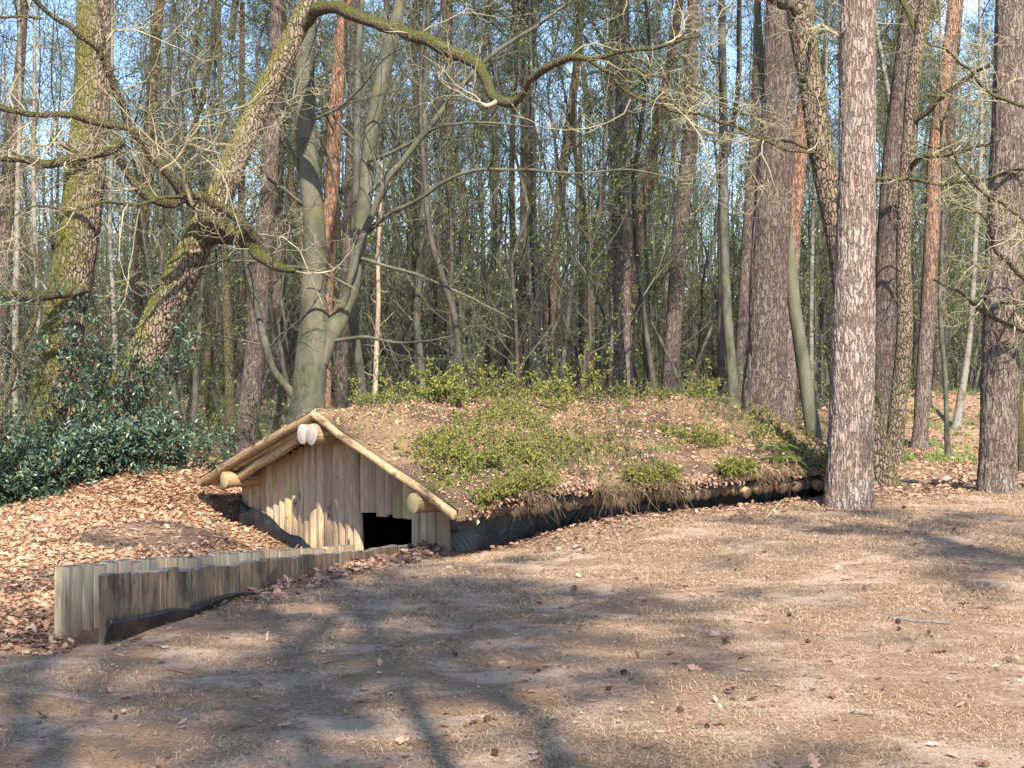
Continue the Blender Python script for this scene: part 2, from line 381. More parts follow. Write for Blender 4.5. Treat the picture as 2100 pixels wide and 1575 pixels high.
# ---------- ground ----------
def axis(segs):
    out = [segs[0][0]]
    for a, b, st in segs:
        n = max(1, int(round((b-a)/st))); out += list(np.linspace(a, b, n+1)[1:])
    return np.array(out)
def geo(a, b, st, q=1.18):
    out = [a]
    while out[-1] < b: out.append(out[-1]+st); st *= q
    return np.array(out)
xs = np.r_[-geo(9, 420, .2)[::-1], axis([(-9, -5, .12), (-5, 4, .055), (4, 9, .1)])[1:-1], geo(9, 420, .2)]
ys = np.r_[-geo(0, 200, .5)[::-1], axis([(0, 5, .25), (5, 7.5, .06), (7.5, 18, .055), (18, 26, .12), (26, 44, .3)])[1:-1], geo(44, 700, .5)]
Xg, Yg = np.meshgrid(xs, ys)
Zg = h(Xg, Yg)
ny, nx = Xg.shape
q = (np.arange(ny-1)[:, None]*nx+np.arange(nx-1)[None]).ravel()
me = mesh_np('ground', np.stack([Xg, Yg, Zg], -1), np.stack([q, q+1, q+nx+1, q+nx], 1))
def _ground():
    M = Mt('sandy_forest_floor', .95, .15); c = M.coord(); s_ = M.sep(c)
    x, y = s_.outputs[0], s_.outputs[1]
    cs = M.coord((.8, 1.0, 1))
    patch = M.noise(cs, 2.1, 6, .68, .6)
    fine = M.noise(M.coord((1, 1.4, 1)), 60, 5, .8, .8)
    grit = M.noise(c, 190, 3, .7)
    sand = M.mix(grit, (.40, .28, .205), (.78, .58, .42))
    need = M.ramp(fine, [(.3, (.10, .06, .038)), (.5, (.34, .22, .135)), (.7, (.64, .46, .29))])
    col = M.mix(M.step(M.math('ADD', patch, M.math('MULTIPLY', M.math('SUBTRACT', fine, .5), .5)), .46, .62), need, sand)
    warm = M.mix(M.noise(c, 55, 4, .75), (.15, .09, .055), (.50, .345, .235))
    # leaf soil: left bank, beyond y=17
    wob = M.math('MULTIPLY', M.math('SUBTRACT', M.noise(c, 1.2, 4), .5), 2.0)
    left = M.step(M.math('ADD', M.math('MULTIPLY', x, -1.0), M.math('MULTIPLY', wob, .6)), 2.15, 2.9)
    left = M.math('MULTIPLY', left, M.step(M.math('ADD', y, M.math('MULTIPLY', wob, .2)), 7.9, 8.4))
    back = M.step(M.math('ADD', y, wob), 15.3, 17.3)
    f = M.math('MAXIMUM', left, back)
    col = M.mix(M.math('MULTIPLY', f, .85), col, warm)
    g = M.math('MULTIPLY', M.step(y, 19, 26), M.step(M.noise(c, .7, 4, .6), .47, .6))
    col = M.mix(M.math('MULTIPLY', g, .8), col, M.mix(M.noise(c, 30, 3), (.03, .05, .015), (.11, .15, .04)))
    return M.out(col, M.math('ADD', fine, M.math('MULTIPLY', M.noise(c, 9, 5), 1.5)), .9, .035)
me.materials.append(_ground())
tag(obj('ground', me), 'sandy forest floor with pine needles and trodden soil', kind='structure')

# ---------- logs ----------
def log_mesh(name, L, r, mats, k=20, seed=0, bend=.012, taper=.0, rough=.05):
    """log along +z from 0 to L, bark slot 0, ends slot 1"""
    n = max(6, int(L/.08)); z = np.linspace(0, L, n)
    a = np.arange(k)*2*np.pi/k
    cx = bend*fbm(z*1.1, 3.3, 0, seed+1, 2)*2; cy = bend*fbm(z*1.1, 7.7, 0, seed+2, 2)*2
    cx -= cx[0]; cy -= cy[0]
    rr = (r*(1-taper*z/L))[:, None]*(1+rough*fbm(np.cos(a)[None]*1.3+z[:, None]*1.5, np.sin(a)[None]*1.3, z[:, None]*2, seed+5, 3)*2)
    V = np.stack([cx[:, None]+rr*np.cos(a), cy[:, None]+rr*np.sin(a), np.repeat(z[:, None], k, 1)], -1).reshape(-1, 3)
    j = np.arange(n-1)[:, None]*k; l = np.arange(k)[None]; l2 = (l+1) % k
    b = Bag(); b.add(V, np.stack([j+l, j+l2, j+k+l2, j+k+l], -1).reshape(-1, 4), m=0)
    for (row, zz, sgn) in ((0, 0, -1), (n-1, L, 1)):
        ring = V[row*k:(row+1)*k].copy(); ctr = ring.mean(0)
        inn = ctr+(ring-ctr)*.93; inn[:, 2] += sgn*.004
        c = ctr+[0, 0, sgn*.004]
        VV = np.concatenate([ring, inn, [c]]); l = np.arange(k); l2 = (l+1) % k
        Q = np.stack([l, l2, l2+k, l+k], 1); T = np.stack([l+k, l2+k, np.full(k, 2*k)], 1)
        b.add(VV, Q[:, ::sgn], T[:, ::sgn], m=1)
    me = b.mesh(name, mats)
    return me
def along(p0, p1, spin=0):
    d = Vector([float(q) for q in (np.asarray(p1)-np.asarray(p0))]); q = d.to_track_quat('Z', 'X')
    return Matrix.Translation(Vector([float(a) for a in p0])) @ q.to_matrix().to_4x4() @ Matrix.Rotation(spin, 4, 'Z')

# ---------- the dugout hut ----------
hut = thing('earth_covered_hut', 'low dugout hut of peeled logs with a gable of upright boards under an earth roof', 'hut', (HM[0], HM[1], 0), HROT)
SL = .78/2.3255
def zroof(u): return 1.16-SL*abs(u)
# gable wall: half-round boards
UD0, UD1, ZD = .267, 1.167, .172
b = Bag(); u = -2.12; i = 0
edges = []
while u < 1.74:
    w = random.uniform(.115, .175)
    if u < UD0 and u+w > UD0-.06: w = UD0-u+0.0
    if u < UD1 and u+w > UD1-.07: w = UD1-u
    if u+w > 1.70: w = 1.77-u
    edges.append((u, u+w)); u += w
for k_, (ua, ub) in enumerate(edges):
    um = (ua+ub)/2; zt = zroof(um)-.10; zb = -.65
    if UD0-.01 < um < UD1: zb = ZD+random.uniform(-.012, .02)
    elif um > UD1: zb = -.08+random.uniform(-.03, .02)
    n = 14; z = np.linspace(zb, zt, n); sd = 11+k_*3
    ja = .007*fbm(z*2, sd, 0, sd, 3); jb = .007*fbm(z*2, sd+9, 0, sd+1, 3)
    if k_ > 0 and ua > UD0+.01 and ua < UD1: pass
    if abs(ub-UD0) < .01: jb = jb-.015+.03*np.sin((z+.6)*4)
    th = random.uniform(.028, .045); s5 = np.array([0, .12, .35, .65, .88, 1]); d5 = np.array([0, .55, 1, 1, .5, 0])
    base = .42+random.uniform(-.006, .006)
    g = .004
    U = (ua+g+ja)[:, None]*(1-s5)+(ub-g+jb)[:, None]*s5
    Vv = base-th*d5[None]*np.ones((n, 1))+.003*fbm(U*20, z[:, None]*3, 0, sd)
    fr = np.stack([U, Vv, np.repeat(z[:, None], 6, 1)], -1)
    bk = fr[:, [0, 5]].copy(); bk[:, :, 1] = base+.03
    X = np.concatenate([fr, bk[:, ::-1]], 1); kk = 8
    j = np.arange(n-1)[:, None]*kk; l = np.arange(kk)[None]; l2 = (l+1) % kk
    Q = np.stack([j+l, j+l2, j+kk+l2, j+kk+l], -1).reshape(-1, 4)
    cap = [[7, 6, 5, 0], [0, 5, 4, 1], [1, 4, 3, 2]]
    cb = np.array(cap); ct = cb[:, ::-1]+(n-1)*kk
    b.add(X.reshape(-1, 3), np.concatenate([Q, cb, ct]))
tag(obj('gable_wall', b.mesh('gable_wall', [m_board], False), hut))
# back of the wall above the door and inner side walls so the inside is closed
def quad_sheet(name, P, mat, parent, thick=.01):
    P = np.asarray(P, float); n, m, _ = P.shape
    q = (np.arange(n-1)[:, None]*m+np.arange(m-1)[None]).ravel()
    o = obj(name, mesh_np(name, P.reshape(-1, 3), np.stack([q, q+1, q+m+1, q+m], 1), mats=[mat]), parent)
    md = o.modifiers.new('thickness', 'SOLIDIFY'); md.thickness = thick; md.offset = 0
    return o
# long side liners
for sgn, uu in ((1, 1.90), (-1, -2.10)):
    v = np.linspace(.40, 5.5, 70); z = np.linspace(-1.7, .44 if sgn > 0 else .36, 16)
    Vg, Z2 = np.meshgrid(v, z)
    wv = .02*fbm(Vg*3.5, Z2*.8, 0, 41+sgn, 3)*2
    U = uu+sgn*(wv+.06*S(Z2, .1, -.35)*(1 if sgn > 0 else 0))
    if sgn > 0: U = np.minimum(U, 2.05)-.12*(1-S(Vg, .40, .6))
    quad_sheet('wall_liner', np.stack([U, Vg, Z2], -1), m_sheet, hut, .006)
# back wall
v0 = 5.45; quad_sheet('rear_wall', [[(-2.05, v0, -1.7), (1.88, v0, -1.7)], [(-2.05, v0, .45), (1.88, v0, .45)]], m_sheet, hut, .03)
# front liner strip under the boards right of the door
n = 24; uu = np.linspace(UD1+.0, 1.80, n); rows = []
for z in np.linspace(-.6, -.06, 6): rows.append(np.stack([uu, .375-.02*fbm(uu*6, z*3, 0, 77, 3)-.06*(z < -.2), np.full(n, z)+.015*np.sin(uu*17)], 1))
quad_sheet('front_liner', rows, m_sheet, hut, .006)
# liner sheet on the left of the gable, from pixels of its upper edge
ed = [(494, 1016), (503, 1032), (520, 1042), (545, 1052), (565, 1066), (580, 1082), (598, 1095), (620, 1101), (634, 1117), (650, 1128)]
def wall_uv(px, py, v=.36):
    r = (px-CX)/F; bx, by = HM+GA*v
    uu = (bx-r*by)/(r*GU[1]-GU[0]); Y = by+GU[1]*uu
    return uu, EYE-(py-HY)/F*Y
top = resample(np.array([(*wall_uv(*e), 0) for e in ed]), 40)
rows = []
for s_ in np.linspace(0, 1, 8):
    zz = top[:, 1]-s_*(top[:, 1]+.75)
    rows.append(np.stack([top[:, 0], .355-.012-.02*fbm(top[:, 0]*5, zz*4, 0, 91, 3)-.04*s_, zz], 1))
quad_sheet('gable_liner', rows, m_sheet, hut, .006)
# roof poles
pole_me = {}
for sd in range(4):
    pole_me[sd] = log_mesh('roof_pole', 2.42, .054, [m_log, m_endD], 14, 50+sd, .012, 0, .06)
zc = .055
for side in (1, -1):
    for i in range(45):
        v = .13+i*.118+random.uniform(-.006, .006)
        jl = random.uniform(-.05, .05); dz = random.uniform(-.012, .006)
        p0 = np.array([side*(2.30+jl), v, zroof(2.30+jl)-zc+dz]); p1 = np.array([side*.0, v, zroof(0)-zc+dz])
        obj('roof_pole', pole_me[i % 4], hut, mat=along(p0, p1, i*1.3) @ Matrix.Diagonal((1, 1, .985, 1)))
    r = .043 if side > 0 else .052
    me = log_mesh('barge_pole', 2.47, r, [m_log if side < 0 else m_logL, m_endY], 20, 3+side, .02, .1, .09)
    p0 = np.array([side*2.34, .03, zroof(2.34)-r-.002]); p1 = np.array([side*-.005, .03-.004*side, zroof(0)-r-.002])
    obj('barge_pole', me, hut, mat=along(p0, p1))
# second pole tucked under the left barge
me = log_mesh('rafter', 2.2, .05, [m_logL, m_endD], 16, 31, .02)
obj('rafter', me, hut, mat=along((-2.12, .16, zroof(2.12)-.155), (0, .16, zroof(0)-.155)))
for (uc, zc_, r, m1, v1, v0_, sd) in ((-.105, .945, .100, m_endW, 5.3, -.02, 1), (.105, .95, .103, m_endW, 5.3, -.045, 2), (-1.73, .395, .088, m_endY, 5.3, -.02, 3), (1.80, .40, .090, m_endY, 5.3, -.03, 4)):
    me = log_mesh('roof_beam', v1, r, [m_logL if sd < 3 else m_log, m1], 28, 60+sd, .006, 0, .03)
    obj('roof_beam', me, hut, mat=along((uc, v0_, zc_), (uc, v0_+v1, zc_)))
# felt membrane
rows = []
for u in np.linspace(-2.29, 2.29, 61):
    v = np.linspace(-.005, 5.35, 60); vv = v.copy(); vv[0] += .035+.03*vn(u*4, 1.5, 0, 5)
    rows.append(np.stack([np.full(60, u), vv, zroof(u)+.004+.006*vn(u*5, v*3, 0, 6)], 1))
quad_sheet('roof_felt', rows, m_felt, hut, .008)
# earth cover
RV = [0, .5, 2, 4, 5.2, 6, 7, 8, 9.3]; RZ = [1.175, 1.20, 1.27, 1.255, 1.20, 1.10, .88, .55, .05]
def mound_uv(q, v):
    um = np.where(v < 5.2, 2.40, 2.40*np.clip(1-(v-5.2)/4.2, 0.02, 1)**.9)
    u = q*um; P = hw(u, v); gx, gy = P[0], P[1]
    zg = h(gx, gy)
    R = np.interp(v, RV, RZ)
    us = np.sqrt(u*u+.10)-.316*.6
    th = .028+.085*S(v, .08, .8)
    za = np.minimum(1.16-SL*us+th, R+.0)-(.075*(1-S(v, .05, .7)))-.05*S(np.abs(q), .9, 1.0)+.06*np.exp(-((np.abs(q)-.58)/.26)**2)*S(v, .5, 1.7)
    zb = (zg-.10)+(R-zg+.10)*(1-np.abs(q)**1.7)
    bl = S(v, 5.0, 6.0)
    z = za*(1-bl)+zb*bl+(.045*fbm(u*1.6+9, v*1.6, 0, 31, 4)+.018*fbm(u*9, v*9, 0, 35, 3))*S(v, .1, .8)
    z = z+.07*np.exp(-((v-5.3)/.45)**2-((q+.1)/.5)**2)
    return u, z
def mound_z(u, v):
    um = np.where(v < 5.2, 2.40, 2.40*np.clip(1-(v-5.2)/4.2, 0.02, 1)**.9)
    return mound_uv(np.clip(u/um, -1, 1), v)[1], np.abs(u) <= um
vv = np.r_[np.linspace(.025, 9.3, 190)]; qq = np.linspace(-1, 1, 121)
Qm, Vm = np.meshgrid(qq, vv); Um, Zm = mound_uv(Qm, Vm)
Um = np.concatenate([Um[:, :1]*.985, Um, Um[:, -1:]*.985], 1); Vm = np.concatenate([Vm[:, :1], Vm, Vm[:, -1:]], 1)
Zm = np.concatenate([Zm[:, :1]-.035, Zm, Zm[:, -1:]-.035], 1)
n, m = Um.shape; q = (np.arange(n-1)[:, None]*m+np.arange(m-1)[None]).ravel()
# keep the earth just above the membrane
lim = np.where(Vm < 5.3, 1.16-SL*np.abs(Um)+.022, -9); Zc = Zm.copy(); Zc[:, 1:-1] = np.maximum(Zm[:, 1:-1], lim[:, 1:-1])
me = mesh_np('earth_cover', np.stack([Um, Vm, Zc], -1).reshape(-1, 3), np.stack([q, q+1, q+m+1, q+m], 1))
def _mound():
    M = Mt('mound_soil', .95, .15); c = M.coord(); s_ = M.sep(c)
    litter = M.mix(M.noise(c, 38, 6, .85), (.05, .03, .018), (.46, .31, .19))
    soil = M.mix(M.noise(c, 60, 5, .8), (.04, .025, .02), (.20, .13, .105))
    n = M.noise(c, 1.1, 4, .6)
    col = M.mix(M.step(n, .46, .56), litter, soil)
    moss = M.mix(M.noise(c, 50, 4, .7), (.035, .055, .012), (.15, .18, .035))
    col = M.mix(M.math('MULTIPLY', M.step(M.noise(c, 1.9, 4, .65), .50, .60), .75), col, moss)
    return M.out(col, M.math('ADD', M.noise(c, 60, 4, .7), M.noise(c, 14, 4)), .8, .04)
me.materials.append(_mound())
obj('earth_cover', me, hut)

# ---------- palisades ----------
def post_mesh(w, d, z0, z1, seed, mats, sl=0):
    k = 22; n = 14; a = np.arange(k)*2*np.pi/k; z = np.linspace(0, z1-z0, n)
    f = 1+.02*fbm(np.cos(a)[None]*1.5, np.sin(a)[None]*1.5, z[:, None]*3, seed, 3)*2
    tx = .004*fbm(z*3, seed, 0, seed)[:, None]
    xx = np.concatenate([np.linspace(1, -1, k//2), np.linspace(-1, 1, k//2)]); sg = np.r_[np.ones(k//2), -np.ones(k//2)]
    rx = w/2*xx; ry = d/2*sg*(.78+.22*(1-np.abs(xx)**2.2))
    V = np.stack([tx+rx*f, ry*f, np.repeat(z[:, None], k, 1)+z0], -1)
    V[-1, :, 2] += .008*vn(a, seed*1.7, 0, seed)+sl*V[-1, :, 0]
    j = np.arange(n-1)[:, None]*k; l = np.arange(k)[None]; l2 = (l+1) % k
    b = Bag(); b.add(V.reshape(-1, 3), np.stack([j+l, j+l2, j+k+l2, j+k+l], -1).reshape(-1, 4), m=0)
    ring = V[-1]; c = ring.mean(0); inn = c+(ring-c)*.9+[0, 0, .006]
    l = np.arange(k); l2 = (l+1) % k
    b.add(np.concatenate([ring, inn, [c+[0, 0, .007]]]), np.stack([l, l2, l2+k, l+k], 1), np.stack([l+k, l2+k, np.full(k, 2*k)], 1), m=1)
    return b.mesh('post', mats, False)
def palisade(name, label, P0, P1, Z, px0, px1, step, mat, zbot, depth=.06):
    root = thing(name, label, 'palisade', (P0[0], P0[1], 0), math.atan2(P1[1]-P0[1], P1[0]-P0[0]))
    d = P1-P0; L = np.linalg.norm(d)
    px = px0; s = 0; i = 0; last = 0
    while last < L-.02:
        px += step*random.uniform(.86, 1.14); r = (px-CX)/F
        t = (P0[0]-r*P0[1])/(r*d[1]-d[0]); nxt = min(t*L, L)
        if L-nxt < .05: nxt = L
        w = nxt-last; c = (nxt+last)/2; tt = c/L
        zt = Z[0]+(Z[1]-Z[0])*tt+random.choice([-.013, -.006, 0, .003, .006, .011])
        me = post_mesh(w*.955, depth*random.uniform(.94, 1.08), zbot(tt)-0.0, zt, 100+i*7+int(px0), [mat, m_postT], (Z[1]-Z[0])/L)
        obj('post', me, root, loc=(c, random.uniform(-.004, .004), 0), rot=(random.uniform(-.015, .015), random.uniform(-.012, .012), 0))
        last = nxt; i += 1
    return root
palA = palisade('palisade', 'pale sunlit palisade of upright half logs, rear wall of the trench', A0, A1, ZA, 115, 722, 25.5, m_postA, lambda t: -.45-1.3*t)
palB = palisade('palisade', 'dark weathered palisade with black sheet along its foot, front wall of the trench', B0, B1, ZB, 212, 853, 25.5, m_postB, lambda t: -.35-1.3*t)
ed = [(214, 1272), (240, 1268), (270, 1263), (300, 1257), (330, 1250), (345, 1246), (370, 1248), (395, 1244), (415, 1234), (440, 1223), (470, 1216), (520, 1213), (560, 1208), (600, 1204), (640, 1199)]
dB = (B1-B0)/np.linalg.norm(B1-B0); pts = []
def strip(ed, off, name, mat, parent, zb=-.12, seed=5):
    o2 = B0+np.array([dB[1], -dB[0]])*off; pts = []
    for px, py in ed:
        r = (px-CX)/F; t = (o2[0]-r*o2[1])/(r*dB[1]-dB[0]); Y = o2[1]+dB[1]*t
        pts.append((t, EYE-(py-HY)/F*Y, 0))
    pts = resample(np.array(pts), 60); rows = []
    for s_ in np.linspace(0, 1, 9):
        z = pts[:, 1]*(1-s_)+(zb)*s_
        o = -off-.045*(1-s_)**2+.012*fbm(pts[:, 0]*4, s_*2, 0, seed, 3)+.035*s_
        rows.append(np.stack([pts[:, 0], o, z], 1))
    # rolled lip
    r0 = rows[0].copy(); r0[:, 1] += .03; r0[:, 2] -= .004
    quad_sheet(name, [r0]+rows, mat, parent, .005)
strip(ed, .085, 'liner', m_sheet, palB)
strip([(762, 1166), (790, 1152), (810, 1140), (830, 1131), (848, 1124), (858, 1121)], .085, 'liner', m_sheet, palB, -.4, 8)
# ---------- trees ----------
def px_line(pts, Y, dY=None, base=None):
    P = []; R = []
    for i, p in enumerate(pts):
        y = Y+(dY[0]+(dY[1]-dY[0])*i/(len(pts)-1) if dY else 0)+(p[3] if len(p) > 3 else 0)
        P.append(W(p[0], p[1], y)); R.append(p[2]/2*y/F)
    return np.array(P), np.array(R)
def barkdisp(amp, seed, zs=1.0, fine=0):
    def f(m, n, k, a):
        i = np.arange(n)[:, None]; ca, sa = np.cos(a)[None], np.sin(a)[None]
        q = 1+amp*(fbm(ca*2.2, sa*2.2, i*zs*.12, seed, 2)*1.3+vn(ca*7, sa*7, i*zs*.22, seed+3)*.8)
        if fine:
            z = i*zs*.06; wx = .35*vn(ca*3, sa*3, z*6, seed+8); fade = (1-.55*S(z, 1.5, 6))
            r1 = np.minimum(np.abs(vn(ca*fine+wx, sa*fine+wx, z*5.5, seed+5))*3.2, 1); r2 = np.minimum(np.abs(vn(ca*fine*1.9+wx, sa*fine*1.9, z*11, seed+6))*3, 1)
            q = q+(.050*(r1-.8)+.022*(r2-.8))*fade
        return q[None]
    return f
def solid(P, R, k, step, amp, seed, o, wob=0, fine=0):
    L = np.linalg.norm(np.diff(P, axis=0), axis=1).sum(); n = max(5, int(L/step))
    D = resample(np.c_[P, R], n)
    if wob:
        s_ = np.linspace(0, L, n); f = S(s_, 0, .3)*(1 if L > .6 else .3)
        for ax in range(3): D[:, ax] += wob*f*(1.3*vn(s_*1.7, ax*3.1, 0, seed+ax)+.8*vn(s_*5, ax*5.7, 0, seed+9+ax))
        D[:, 3] *= 1+.16*vn(s_*6, .5, 0, seed+17)
    pts = D[:, :3]-o
    return tubes(pts[None], np.maximum(D[:, 3], .002)[None], k, barkdisp(amp, seed, step/.06, fine) if amp else None), D
def pine_crown_mesh(seed, mat, H=6.5, Rr=2.3, nb=34, tufts=5, blades=26, bs=.16):
    st = np.random.default_rng(seed)
    z = np.linspace(-1, H, 10); P = np.stack([.15*np.sin(z), .15*np.cos(z*.8), z], -1)[None]; R = (.11*(1-.9*(z+1)/(H+1)))[None]
    b = Bag(); b.add(*tubes(P, R, 7)[0:1], tubes(P, R, 7)[1], m=1)
    P1, R1 = grow(P, R, nb, Rr*1.25, 6, .45, 68, .12, .07, .05, .97, rmin=.012)
    P2, R2 = grow(P1, R1, tufts, .8, 4, .6, 45, .2, .1, .35, 1, rmin=.006)
    for (p, r) in ((P1, R1), (P2, R2)):
        V, Q = tubes(p, r, 3); b.add(V, Q, m=1)
    ends = np.concatenate([P2[:, -1], P2[:, 2], P1[:, -1]]); dirs = np.concatenate([P2[:, -1]-P2[:, -2], P2[:, 2]-P2[:, 1], P1[:, -1]-P1[:, -2]])
    m = len(ends); C = np.repeat(ends, blades, 0)+st.normal(size=(m*blades, 3))*.09
    D = norm(np.repeat(norm(dirs), blades, 0)*.7+st.normal(size=(m*blades, 3))*.8+[0, 0, .35])
    V, T = leafquads(C, D, st.normal(size=D.shape), bs*(.6+.8*st.random(len(C))), .022*bs/.16*np.ones(len(C)), .1)
    b.add(V, T=T, m=0)
    return b.mesh('pine_crown', [mat, m_twig2], False)
PC = [pine_crown_mesh(11, m_needle), pine_crown_mesh(12, m_needle, 5.5, 2.0, 28)]
SEED = [500]
def hero(name, cat, label, pts, Y, mat, k=16, step=.15, amp=.03, ext=14, crown='pine', limbs=(), group=None, flare=1.25, cs=1.0, tw=None, tmat=None, fine=0):
    SEED[0] += 7; sd = SEED[0]
    P, R = px_line(pts, Y)
    x0, y0 = P[0, 0], P[0, 1]; g = float(h(x0, y0))
    # foot on the ground
    P = P[P[:, 2] > g+.12] if (P[:, 2] > g+.12).sum() >= 2 else P; R = R[-len(P):]
    d = (P[1]-P[0])/(P[1, 2]-P[0, 2]+1e-6); foot = P[0]-d*(P[0, 2]-g); foot[1] = Y
    Pb = np.array([foot-d*.25, foot, foot+d*min(.10, .5*(P[0, 2]-g))]); Rb = np.array([R[0]*flare*1.12, R[0]*flare, R[0]*(1+(flare-1)*.55)])
    P = np.r_[Pb, P]; R = np.r_[Rb, R]
    if ext and P[-1, 2] < ext:
        dd = norm(P[-1]-P[-2]); dd = norm(dd+[0, 0, .6]); n = 3; L = ext-P[-1, 2]
        P = np.r_[P, [P[-1]+dd/dd[2]*L*(i+1)/n for i in range(n)]]; R = np.r_[R, [R[-1]*(1-.55*(i+1)/n) for i in range(n)]]
    o = np.array([foot[0], Y, g])
    root = thing(name, label, cat, o, 0, group)
    (V, Q), D = solid(P, R, k, step, amp, sd, o, 0, fine)
    b = Bag(); b.add(V, Q); obj('trunk', b.mesh('trunk', [mat]), root)
    if crown == 'pine':
        c = obj('crown', PC[sd % 2], root, loc=(D[-1, :3]-o)); c.rotation_euler = (0, 0, sd*1.7); c.scale = (cs, cs, cs)
    lines = []
    for lm in limbs:
        lp, kw = lm if isinstance(lm, tuple) else (lm, {})
        p, r = px_line(lp, Y, kw.get('dY'))
        (V, Q), DD = solid(p, r, kw.get('k', 10), kw.get('step', .08), kw.get('amp', .06), sd+len(lines), o, kw.get('wob', .035 if kw.get('mat', mat) != m_beech else .012))
        b = Bag(); b.add(V, Q)
        end = DD[-1, :3]-o
        lo = obj('limb', b.mesh('limb', [kw.get('mat', mat)]), root)
        lines.append((resample(DD, 14), lo))
    if tw:
        jobs = [(L[None], lo, 'twigs') for L, lo in lines]
        if tw.get('top') is not None: jobs.append((resample(D[int(len(D)*tw['top']):], 14)[None], root, 'crown'))
        for src, par, nm in jobs:
            cur = src[..., :3]-o; cr = np.minimum(np.maximum(src[..., 3], .004), tw.get('rmax', .03)); b = Bag(); first = True
            f = tw.get('dens', 1.0)*min(1.0, np.linalg.norm(np.diff(cur[0], axis=0), axis=1).sum()/1.2) if nm == 'twigs' else (tw.get('nt', 18)/tw['n'][0])
            for (c_n, ln) in zip(tw['n'], tw['len']):
                if first: c_n = max(2, int(c_n*f))
                cur, cr = grow(cur, cr, c_n, ln, tw.get('np', 7), .5 if first else .6, tw.get('spread', 55), tw.get('wig', .28), tw.get('up', .02), tw.get('tmin', .12) if first else .15, 1, rmin=tw.get('rmin', .0028), flat=tw.get('flat', .8), rmax=.014)
                V, Q = tubes(cur, cr, 4 if first else 3); b.add(V, Q, m=0); first = False
            obj(nm, b.mesh(nm, [tmat or m_twig, m_fresh]), par)
    return root

BT = dict(top=.62, n=(7, 6, 5), len=(2.2, .9, .35), rmax=.05, up=.06, rmin=.004)
